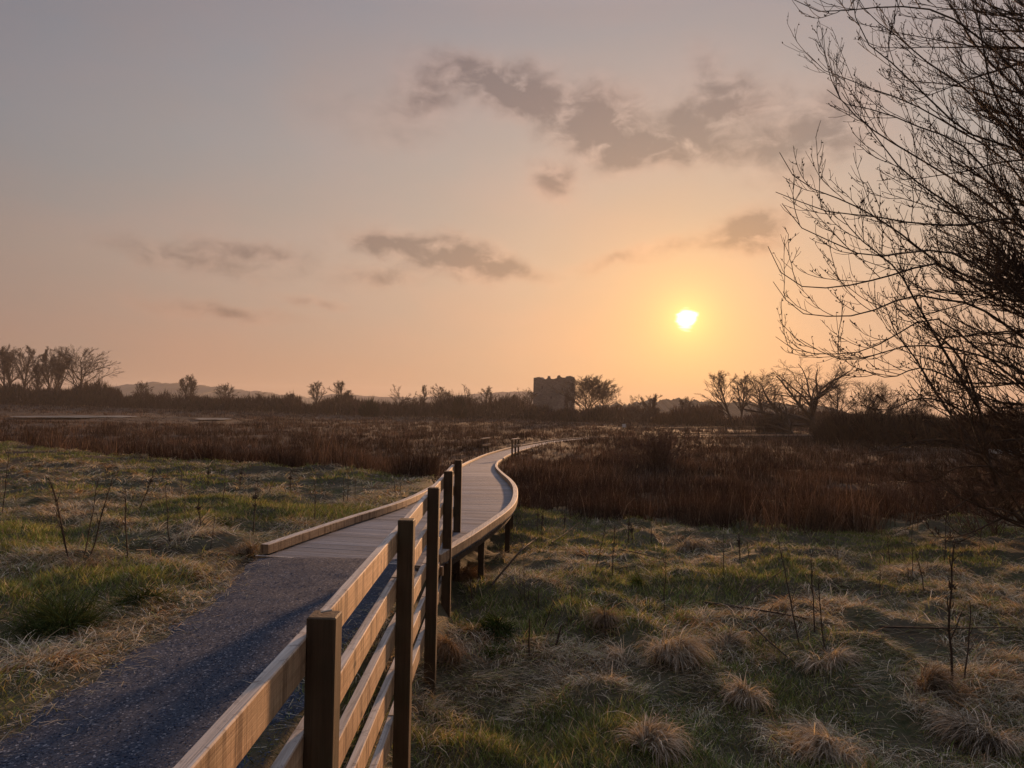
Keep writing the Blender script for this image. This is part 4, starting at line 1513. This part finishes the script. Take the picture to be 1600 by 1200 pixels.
# ------------------------------------------------------------------ rushes of the marsh
def make_rushes():
    g = np.random.default_rng(5)
    N = 560000
    # tufts, each with a handful of stems
    nt = N // 10
    az_ = R(-43) + R(86) * g.random(nt)
    r_ = np.exp(math.log(15.5) + (math.log(330) - math.log(15.5)) * g.random(nt) ** 1.18)
    x, y = r_ * np.sin(az_), r_ * np.cos(az_)
    s = reed_s(x, y)
    dd = deck_dist(x, y)
    pxx = 800 + x / y * FPX
    wob = fbm(x * .35, y * .35, 61, 3)
    wob2 = fbm(x * .10, y * .10, 62, 3)
    hgt = .42 + .52 * wob2
    front = sstep(7, 0, s) * sstep(1.2, -1, x)
    hgt = hgt + front * .22
    frontR = sstep(5, 0, s) * sstep(1, 3, x)
    hgt = hgt + frontR * .22
    hgt = hgt * (.40 + 1.15 * wob) * (.45 + 1.1 * fbm(x * .9, y * .9, 66, 2))
    neard = sstep(5.0, .3, dd) * sstep(15, 24, y)
    hgt = np.minimum(hgt, 10 * (1 - neard) + neard * (.50 - .26 * sstep(30, 42, y) + .22 * wob) + np.where(y < 24, .15, 0))
    # beside the bend the growth must stay below the far run of the boardwalk
    bend = (x > -.6) & (x < 1.0 + .07 * y) & (y > 19) & (y < 80)
    hgt = np.where(bend, np.minimum(hgt, .62 - .30 * sstep(32, 46, y) + .2 * wob), hgt)
    hgt = np.where((x > 3) & (x < 8) & (y > 72) & (y < 98), np.minimum(hgt, .55), hgt)
    hgt = np.where((x > -7) & (x < -.5) & (y > 27) & (y < 58), np.minimum(hgt, .34 + .12 * wob), hgt)
    hgt = np.where((x > 9) & (x < 60) & (y > 76) & (y < 104), np.maximum(hgt, .85), hgt)
    hgt = hgt * (1 - .70 * low_rush(x, y))
    thin = fbm(x * .8, y * .8, 63, 2)
    keep = (s > -.2) & (dd > .22) & (g.random(nt) < np.clip(3.2 * thin - .75, .12, 1)) & (g.random(nt) < sstep(-.4, .8, s) + .2)
    keep &= ~((x > 8.5) & (y < 21) & (g.random(nt) < .75))
    keep &= ~((x > 38) & (y > 44) & (y < 92) & (g.random(nt) < .9))
    x, y, hgt, r_ = x[keep], y[keep], hgt[keep], r_[keep]
    n = 10
    T_ = len(x)
    tr_ = (.05 + .10 * g.random(T_)) * (1 + r_ / 60)
    X = np.repeat(x, n) + g.normal(0, 1, T_ * n) * np.repeat(tr_, n)
    Y = np.repeat(y, n) + g.normal(0, 1, T_ * n) * np.repeat(tr_, n)
    H = np.repeat(hgt, n) * (.55 + .55 * g.random(T_ * n))
    Rr = np.repeat(r_, n)
    root = np.stack([X, Y, gz(X, Y) - .05], 1)
    kind = np.repeat(fbm(x * .22, y * .30, 64, 4), n)
    col = np.array([[.072, .049, .038]]) * np.ones((len(X), 1))
    pale = np.clip((kind - .52) * 6, 0, 1)[:, None]
    col = col * (1 - pale) + np.array([[.165, .112, .078]]) * pale
    dk = np.clip((.43 - kind) * 7, 0, 1)[:, None]
    col = col * (1 - dk) + np.array([[.052, .033, .025]]) * dk
    col = col * (.40 + 1.15 * g.random((len(X), 1)) ** 1.3) * np.repeat(.45 + 1.1 * g.random((T_, 1)), n, 0)
    strawy = g.random((len(X), 1)) < (.04 + .25 * np.clip(np.repeat(fbm(x * .5, y * .5, 67, 3), n)[:, None] - .55, 0, 1))
    col = np.where(strawy, np.array([[.30, .24, .18]]) * (.5 + .8 * g.random((len(X), 1))), col)
    lean = np.abs(g.normal(0, .30, len(X)))
    bl = blades(root, g.random(len(X)) * 6.283, lean, .25 + g.normal(0, .45, len(X)), H, .0065 + .00042 * Rr, 2, g=g)
    o = build_blades('rushes', [(bl, col)], M_reed)
    tag(o, 'dense red-brown dead rushes covering the marsh on both sides of the boardwalk', 'rushes', kind='stuff')


make_rushes()


# ------------------------------------------------------------------ rough grass
STRAW = np.array([.55, .45, .30])
PALE = np.array([.66, .58, .45])
OLIVE = np.array([.32, .325, .115])
GREEN = np.array([.16, .24, .064])
RUST = np.array([.33, .205, .11])


def grass_zone(x0, x1, y0, y1, tufts, wscale, seed):
    g = np.random.default_rng(seed)
    x = x0 + (x1 - x0) * g.random(tufts)
    y = y0 + (y1 - y0) * g.random(tufts)
    dpath = np.maximum(path_left(y) - x, x - path_right(y))
    on_path = (dpath < -.02 - .22 * g.random(tufts) ** 4) & (y < 8.75)
    keep = ~on_path & (deck_dist(x, y) > np.where((x > -.6) & (y > 9.5), -.25, .10)) & (reed_s(x, y) < .6)
    inview = (np.abs(x / np.maximum(y, 1)) < 1.15)
    keep &= inview & (g.random(tufts) < np.clip(3.2 * fbm(x * 2.3, y * 2.3, 75, 2) - .40, .50, 1))
    x, y = x[keep], y[keep]
    dpath = dpath[keep]
    n = len(x)
    green = fbm(x * .55, y * .55, 71, 4) - .02 * (x < -.9) + .10 * sstep(6.5, 11, y) * (x > 0) * sstep(9, 3, x) + .06 * (x < -4)
    tus = fbm(x * 1.25, y * 1.25, 73, 3)
    is_green = green + .06 * g.normal(0, 1, n) > .56
    verge = sstep(.5, .0, dpath) * (y < 9)
    packs = []
    # long dry grass, arching over, and matted straw
    for mode in (0, 1, 2):
        if mode == 0:
            sel = ~is_green & (tus > .50)
            k, nb = 4, 13
        elif mode == 1:
            sel = ~is_green & ~(tus > .50)
            k, nb = 3, 11
        else:
            sel = is_green
            k, nb = 3, 15
        xs_, ys_ = x[sel], y[sel]
        m = len(xs_)
        if not m:
            continue
        vg = np.repeat(verge[sel], nb)
        cx, cy = np.repeat(xs_, nb), np.repeat(ys_, nb)
        rr = (.035 if mode == 0 else .10)
        X = cx + g.normal(0, rr, m * nb)
        Y = cy + g.normal(0, rr, m * nb)
        flow = np.repeat(fbm(xs_ * .8, ys_ * .8, 74, 2) * 12.5, nb)
        if mode == 0:
            az_ = flow + g.normal(0, 1.3, m * nb)
            lean = .35 + .8 * g.random(m * nb)
            bend = 1.2 + 1.2 * g.random(m * nb)
            ln = np.repeat(.17 + .18 * g.random(m), nb) * (.55 + .6 * g.random(m * nb))
        elif mode == 1:
            az_ = flow + g.normal(0, .8, m * nb)
            lean = 1.0 + .6 * g.random(m * nb)
            bend = .1 + .6 * g.random(m * nb)
            ln = .08 + .17 * g.random(m * nb)
        else:
            az_ = g.random(m * nb) * 6.283
            lean = .1 + .6 * g.random(m * nb)
            bend = .3 + .7 * g.random(m * nb)
            ln = np.repeat(.06 + .10 * g.random(m), nb) * (.5 + .7 * g.random(m * nb))
        ln = ln * (1 - .55 * vg)
        root = np.stack([X, Y, gz(X, Y) - .02], 1)
        u = g.random((m * nb, 1))
        ut = np.repeat(g.random((m, 1)), nb, 0)
        if mode == 2:
            c_ = OLIVE * (1 - ut) + GREEN * ut
            dry = (g.random((m * nb, 1)) < .22)
            c_ = np.where(dry, STRAW * .9, c_)
        else:
            c_ = STRAW * (1 - ut) + PALE * ut
            c_ = np.where(np.repeat(g.random((m, 1)), nb, 0) < .24, RUST, c_)
            gr = (g.random((m * nb, 1)) < (.10 if mode == 0 else .28))
            c_ = np.where(gr, OLIVE, c_)
        c_ = c_ * (.40 + 1.05 * u) * np.repeat(.7 + .6 * g.random((m, 1)), nb, 0)
        packs.append((blades(root, az_, lean, bend, ln, wscale * (.7 + .6 * g.random(m * nb)), k, g=g), c_))
    return packs


packs = []
for z_ in [
    (-1.4, 6.5, 1.6, 4.5, 2600, .0064, 1),
    (-1.3, 10, 4.5, 8.0, 16500, .0066, 2),
    (-.8, 14, 8.0, 12.0, 12000, .0090, 3),
    (-1.0, 20, 12.0, 22.0, 12500, .0115, 4),
    (-5, -2.5, 2.0, 4.5, 1600, .0062, 5),
    (-8, -2.5, 4.5, 9.0, 8500, .0068, 6),
    (-15, -2.2, 9.0, 15.0, 12500, .009, 7),
    (-34, -1.6, 15.0, 40.0, 24000, .018, 8),
]:
    packs += grass_zone(*z_)
# stray dead blades lying over the edges of the path
g_ = np.random.default_rng(91)
n_s = 900
ys_ = 2.6 + 6 * g_.random(n_s)
off_ = np.abs(g_.normal(0, .16, n_s)) - .05
left_ = g_.random(n_s) < .72
xs_ = np.where(left_, path_left(ys_) + off_, path_right(ys_) - off_)
bl_ = blades(np.stack([xs_, ys_, np.full(n_s, .012)], 1), g_.random(n_s) * 6.283, 1.45 + .2 * g_.random(n_s), g_.normal(0, .12, n_s), .05 + .14 * g_.random(n_s), .005 + .003 * g_.random(n_s), 3, g=g_)
packs.append((bl_, (STRAW + (PALE - STRAW) * g_.random((n_s, 1))) * (.35 + .7 * g_.random((n_s, 1)))))
og = build_blades('grass', packs, M_grass)
tag(og, 'rough mix of matted straw-coloured and green grass on both sides of the path', 'grass', kind='stuff')


# ------------------------------------------------------------------ tussocks that stand out
def tussock(px, py, w_px, h_px, label, c1, c2, n=900, up=.35, droop=1.9, group='grass tussocks that stand out of the rough grass', seed=1, wd=.0055):
    g = np.random.default_rng(seed)
    c = ground_at(px, py)
    k = c[1] / FPX
    W, H = w_px * k, h_px * k
    n = int(n * .62)
    wd = wd * 1.35
    # several tufts grown together, blades rising a little and then hanging to the ground
    nt = 9
    ta, tr_ = g.random(nt) * 6.283, np.sqrt(g.random(nt)) * W * .24
    tx, ty = c[0] + tr_ * np.cos(ta), c[1] + tr_ * np.sin(ta) * .8
    th_ = H * (.15 + .40 * (1 - (tr_ / (W * .25)) ** 2)) * (.6 + .6 * g.random(nt))
    k_ = g.integers(0, nt, n)
    X, Y = tx[k_] + g.normal(0, W * .045, n), ty[k_] + g.normal(0, W * .045, n)
    Z = gz(X, Y) - .03 + th_[k_] * g.random(n) ** .6
    bx_, by_ = math.cos(seed * 2.4) * W * .16, math.sin(seed * 2.4) * W * .16 - W * .05
    az_ = np.arctan2(Y - c[1] + by_, X - c[0] + bx_) + g.normal(0, .8, n)
    ln = (H * .55 + W * .24) * (.30 + .8 * g.random(n) + .5 * g.random(n) ** 4)
    u = g.random((n, 1))
    cc_ = (np.array(c1) * (1 - u) + np.array(c2) * u) * (.45 + .9 * g.random((n, 1)))
    bl = blades(np.stack([X, Y, Z], 1), az_, .15 + (up + .25) * g.random(n), (droop + .35) * (.55 + .6 * g.random(n)), ln, wd * (.6 + .8 * g.random(n)), 5, g=g)
    o = build_blades('grass_tussock', [(bl, cc_)], M_grass)
    put_origin(o, c)
    return tag(o, label, 'grass tussock', group)


DRY, DRY2 = (.36, .285, .195), (.66, .57, .44)
DK, DK2 = (.035, .055, .018), (.085, .105, .035)
tussock(90, 985, 190, 62, 'dark green tussock with long arching blades left of the gravel path', DK, DK2, 1500, .6, 1.6, seed=1)
tussock(215, 942, 110, 34, 'low dark green clump closer to the path than the big dark tussock', DK, DK2, 900, .7, 1.4, seed=2)
tussock(128, 892, 75, 30, 'grey-brown tussock at the foot of the two spreading dead stems', DRY, (.25, .2, .15), 700, seed=3)
tussock(380, 868, 80, 30, 'brown tussock against the left corner of the boardwalk start', (.2, .14, .09), DRY, 800, seed=4)
tussock(1050, 1030, 78, 66, 'tall shaggy dome-shaped dry tussock in the middle of the right-hand grass', DRY, DRY2, 1700, .35, 2.1, seed=5)
tussock(975, 1040, 85, 34, 'low drooping pale tussock just left of the tall shaggy dome', DRY, DRY2, 1000, .5, 1.9, seed=6)
tussock(942, 975, 62, 40, 'rounded dry tussock behind the low drooping one', DRY, (.3, .23, .16), 900, seed=7)
tussock(1022, 1178, 95, 66, 'pale drooping tussock at the bottom edge of the photo below the shaggy dome', DRY, DRY2, 1500, .4, 2.1, seed=8)
tussock(1160, 1095, 66, 48, 'pale hanging tussock right of the shaggy dome, near the bottom', DRY, DRY2, 1000, .4, 2.1, seed=9)
tussock(1295, 1040, 92, 44, 'wide dry tussock below the fallen branch', DRY, DRY2, 1200, .5, 2.0, seed=10)
tussock(1130, 1015, 80, 36, 'grey dry tussock directly below the left end of the fallen branch', (.22, .17, .12), DRY2, 900, .5, 2.0, seed=11)
tussock(1290, 1185, 110, 60, 'broad straw tussock at the bottom edge right of centre', DRY, DRY2, 1500, .5, 2.0, seed=12)
tussock(1445, 1080, 85, 50, 'dark-centred dry tussock at the foot of the tall dead stem', (.15, .10, .065), DRY, 1100, .5, 2.0, seed=13)
tussock(1535, 1165, 130, 66, 'big dark drooping tussock in the bottom right corner', (.12, .085, .055), DRY2, 1700, .5, 2.0, seed=14)
tussock(778, 990, 66, 34, 'dark leafy green clump beside the fence foot', DK, (.06, .10, .03), 900, .8, 1.3, seed=15, wd=.010)
tussock(775, 1030, 44, 30, 'small bright green grass clump beside the fence', (.07, .12, .025), (.12, .17, .04), 600, .5, .9, seed=16)
tussock(1000, 915, 40, 20, 'small fresh green clump in the right-hand grass', (.05, .085, .02), (.09, .12, .03), 500, .7, 1.0, seed=17)
tussock(1075, 858, 52, 26, 'grey withered tussock near the edge of the rushes', (.2, .17, .13), DRY2, 700, .5, 2.0, seed=18, wd=.008)
tussock(350, 822, 34, 18, 'dark tuft among the dead stems left of the boardwalk', DK, DK2, 400, .7, 1.2, seed=19, wd=.009)
tussock(700, 1030, 60, 60, 'reddish dry grass hanging against the fence post', RUST, DRY, 900, .6, 1.8, seed=20)
tussock(720, 905, 66, 34, 'reddish dry tussock under the edge of the boardwalk behind the last fence post', RUST, (.16, .1, .06), 900, .5, 1.9, seed=21)


# ------------------------------------------------------------------ dead weed stems, fallen branches
def stalk(pxb, pyb, pxt, pyt, label, r=.006, side=4, knob=False, group='dead weed stems in the grass', seed=1):
    g = np.random.default_rng(seed)
    c = ground_at(pxb, pyb)
    top = at(pxt, pyt, c[1] + g.normal(0, .08))
    d = top - c
    ln = np.linalg.norm(d)
    tb = Tubes()
    k = 7
    tt = np.linspace(0, 1, k + 1)[:, None]
    p = c + d * tt + np.array([0, 0, -.04]) * (1 - tt) + np.concatenate([np.zeros((1, 3)), np.cumsum(g.normal(0, ln * .008, (k, 3)), 0)])
    rad = np.linspace(r, r * .45, k + 1)
    tb.add(p[None], rad[None], 5)
    if side:
        s1, d1, l1, r1 = spawn(p[None], rad[None], side, .35, 1.0, 18, 45, (.10, .26), g)
        p1, q1 = grow(s1, d1, l1, np.full(len(s1), r * .5), np.full(len(s1), r * .3), 4, .08, .4, g)
        tb.add(p1, q1, 4)
    if knob:
        n = 46
        i = g.integers(2, k + 1, n)
        q0 = p[np.where(g.random(n) < .6, k - 2, i)] + g.normal(0, .012, (n, 3))
        p2, q2 = grow(q0, g.normal(0, 1, (n, 3)) + np.array([0, 0, .5]), .02 + .035 * g.random(n), np.full(n, .006), np.full(n, .002), 2, .1, .2, g)
        tb.add(p2, q2, 4)
    o = tb.build('dead_stem', M_stalk)
    put_origin(o, c)
    return tag(o, label, 'dead stem', group)


LS = 'thin dark dead weed stem among others in the pale grass left of the boardwalk'
RS = 'thin dark dead weed stem among others in the grass between the fence and the rushes'
FS = 'short broken dark stub standing in the rough grass beside the fence'
OS = 'thin red-brown dead stem standing in the dry grass below the willow'
STEMS = [
    (110, 882, 74, 748, 'long dead stem leaning left, left one of the spreading pair on the grass', .009, 5, False),
    (113, 884, 82, 760, 'dead stem parallel to the long left-leaning one, slightly shorter', .007, 4, False),
    (128, 874, 151, 750, 'slender dead stem leaning right, between the spreading pair', .007, 4, False),
    (137, 880, 182, 745, 'long dead stem leaning right, right one of the spreading pair on the grass', .009, 5, False),
    (200, 874, 192, 764, 'dead stem with a curved side shoot right of the spreading pair', .008, 6, False),
    (215, 797, 241, 734, 'dark seedy dead stem leaning right, far out on the left-hand grass', .010, 5, True),
    (206, 784, 206, 752, LS, .007, 2, False), (266, 847, 260, 762, LS, .008, 4, False), (289, 815, 287, 770, LS, .007, 3, False),
    (314, 828, 309, 778, 'short bushy dead stem left of the boardwalk start', .009, 8, True),
    (328, 860, 337, 803, LS, .006, 2, False), (396, 835, 399, 752, 'knotted dead stem standing nearest the left corner of the boardwalk', .009, 5, True),
    (346, 794, 354, 736, LS, .007, 3, False), (282, 779, 284, 727, LS, .007, 3, False), (324, 760, 326, 729, LS, .009, 4, True), (375, 765, 379, 728, LS, .008, 4, True),
    (404, 782, 402, 740, LS, .008, 3, False), (418, 770, 432, 742, LS, .007, 3, False),
    (3, 802, 14, 704, 'tall thin dead stem at the left edge of the photo', .009, 3, False),
    (491, 812, 492, 748, LS, .009, 5, False), (536, 788, 536, 748, LS, .009, 3, False), (542, 786, 545, 750, LS, .008, 3, False), (555, 781, 556, 750, LS, .008, 3, False),
    (454, 770, 453, 738, LS, .010, 4, True), (618, 773, 616, 752, LS, .009, 3, False), (625, 773, 629, 753, LS, .009, 3, False),
    (738, 942, 737, 906, FS, .010, 0, False), (828, 1024, 830, 968, 'stout broken stub leaning upright in front of the fence, tallest of the stubs', .012, 0, False),
    (841, 952, 841, 921, FS, .009, 0, False), (848, 984, 863, 946, FS, .009, 1, False), (867, 1010, 877, 976, 'thick tilted broken stub right of the tallest stub', .016, 0, False),
    (946, 1001, 942, 948, 'thin upright stub standing before the rounded dry tussock', .009, 0, False), (893, 940, 894, 914, FS, .008, 0, False),
    (815, 942, 810, 890, FS, .005, 1, False), (820, 942, 820, 870, FS, .005, 1, False), (824, 942, 826, 892, FS, .005, 1, False),
    (930, 899, 946, 815, RS, .007, 2, False), (957, 905, 961, 818, RS, .008, 2, False), (1038, 957, 1041, 865, 'lone thin stem rising behind the shaggy dome-shaped tussock', .006, 2, False),
    (847, 849, 849, 792, RS, .009, 4, True), (839, 831, 841, 792, RS, .008, 4, True), (882, 822, 882, 806, RS, .01, 2, True),
    (982, 849, 984, 806, RS, .012, 4, True), (988, 849, 987, 820, RS, .012, 3, True), (1018, 849, 1018, 820, RS, .009, 2, False),
    (1070, 846, 1070, 780, RS, .007, 1, False), (1130, 894, 1131, 832, RS, .007, 2, False), (1156, 876, 1155, 832, RS, .010, 4, True), (1171, 880, 1170, 846, RS, .008, 2, False),
    (1250, 1008, 1214, 845, 'tall slanting dead stem rising past the fallen branch', .009, 3, False),
    (1273, 988, 1265, 868, 'upright red-brown stem just right of the slanting one', .008, 4, False), (1289, 1016, 1283, 905, 'upright dead stem standing on the wide dry tussock', .008, 4, False),
    (1486, 1080, 1492, 850, 'tall dark dead stem with two seedy knots, tallest in the right-hand grass', .013, 5, True),
    (1505, 1080, 1514, 950, 'thin crooked dead stem just right of the tallest one', .009, 3, False),
    (1375, 932, 1374, 880, OS, .007, 2, False), (1445, 922, 1431, 862, OS, .008, 2, False), (1425, 900, 1427, 856, OS, .008, 2, False), (1420, 915, 1419, 888, OS, .007, 1, False),
    (1310, 886, 1307, 850, OS, .007, 2, False), (1392, 885, 1386, 838, OS, .008, 2, False), (1475, 880, 1477, 790, OS, .009, 3, False), (1424, 852, 1426, 805, OS, .008, 2, False),
]
for i, s_ in enumerate(STEMS):
    stalk(*s_, seed=100 + i)


def branch(pl, r, label, seed, side=5):
    """fallen branch lying along ground points given as (px, py, lift)"""
    g = np.random.default_rng(seed)
    pts = []
    for px, py, lift in pl:
        q = ground_at(px, py)
        pts.append(q + np.array([0, 0, lift]))
    p = catmull(pts, 14)
    rad = np.linspace(r, r * .35, 14)
    tb = Tubes()
    tb.add(p[None], rad[None], 6)
    s1, d1, l1, r1 = spawn(p[None], rad[None], side, .2, 1.0, 25, 60, (.08, .22), g)
    d1[:, 2] = np.abs(d1[:, 2])
    p1, q1 = grow(s1, d1, l1, np.full(len(s1), r * .35), np.full(len(s1), r * .15), 5, .12, .2, g)
    tb.add(p1, q1, 4)
    o = tb.build('fallen_branch', M_bark)
    put_origin(o, pts[0] - np.array([0, 0, pl[0][2]]))
    return tag(o, label, 'fallen branch', 'dead branches lying in the grass')


branch([(1098, 950, .06), (1150, 957, .07), (1200, 964, .06), (1262, 975, .05)], .021, 'thick dark fallen branch half buried in the right-hand grass', 1, 3)
branch([(1150, 958, .05), (1185, 940, .18), (1236, 922, .32)], .010, 'thin twig slanting up from the thick fallen branch', 2, 2)
branch([(1375, 984, .03), (1430, 990, .05), (1500, 989, .04), (1590, 986, .03)], .012, 'long thin fallen branch lying level behind the tallest dead stem', 3, 4)
branch([(1181, 1007, .16), (1212, 1028, .10), (1250, 1052, .04)], .012, 'bare twig lying across the dry tussocks below the thick branch', 4, 3)
branch([(768, 922, .05), (792, 912, .22), (815, 900, .34), (838, 890, .46)], .014, 'forked dead branch sticking up beside the last fence post', 5, 8)
branch([(862, 852, .05), (890, 838, .12), (915, 822, .22)], .014, 'leaning dead twig near the corner of the rushes', 6, 5)
branch([(968, 866, .06), (1000, 872, .06), (1040, 880, .03)], .013, 'grey fallen stick lying near the edge of the rushes', 7, 4)
branch([(212, 868, .06), (250, 868, .06), (290, 868, .05)], .008, 'straight dead stick lying flat in the grass left of the boardwalk', 8, 1)

# ------------------------------------------------------------------ evening haze
hz = MB()
hz.box((0, 780, 18.5), 1645, 895, 26.5)
M_haze, b, out = new_mat('evening_haze')
pv = b.n('ShaderNodeVolumePrincipled')
pv.inputs['Color'].default_value = (.90, .82, .78, 1)
pv.inputs['Density'].default_value = .00022
pv.inputs['Anisotropy'].default_value = .25
b.put(out.inputs['Volume'], pv.outputs[0])
tag(hz.build('haze', M_haze), kind='stuff')
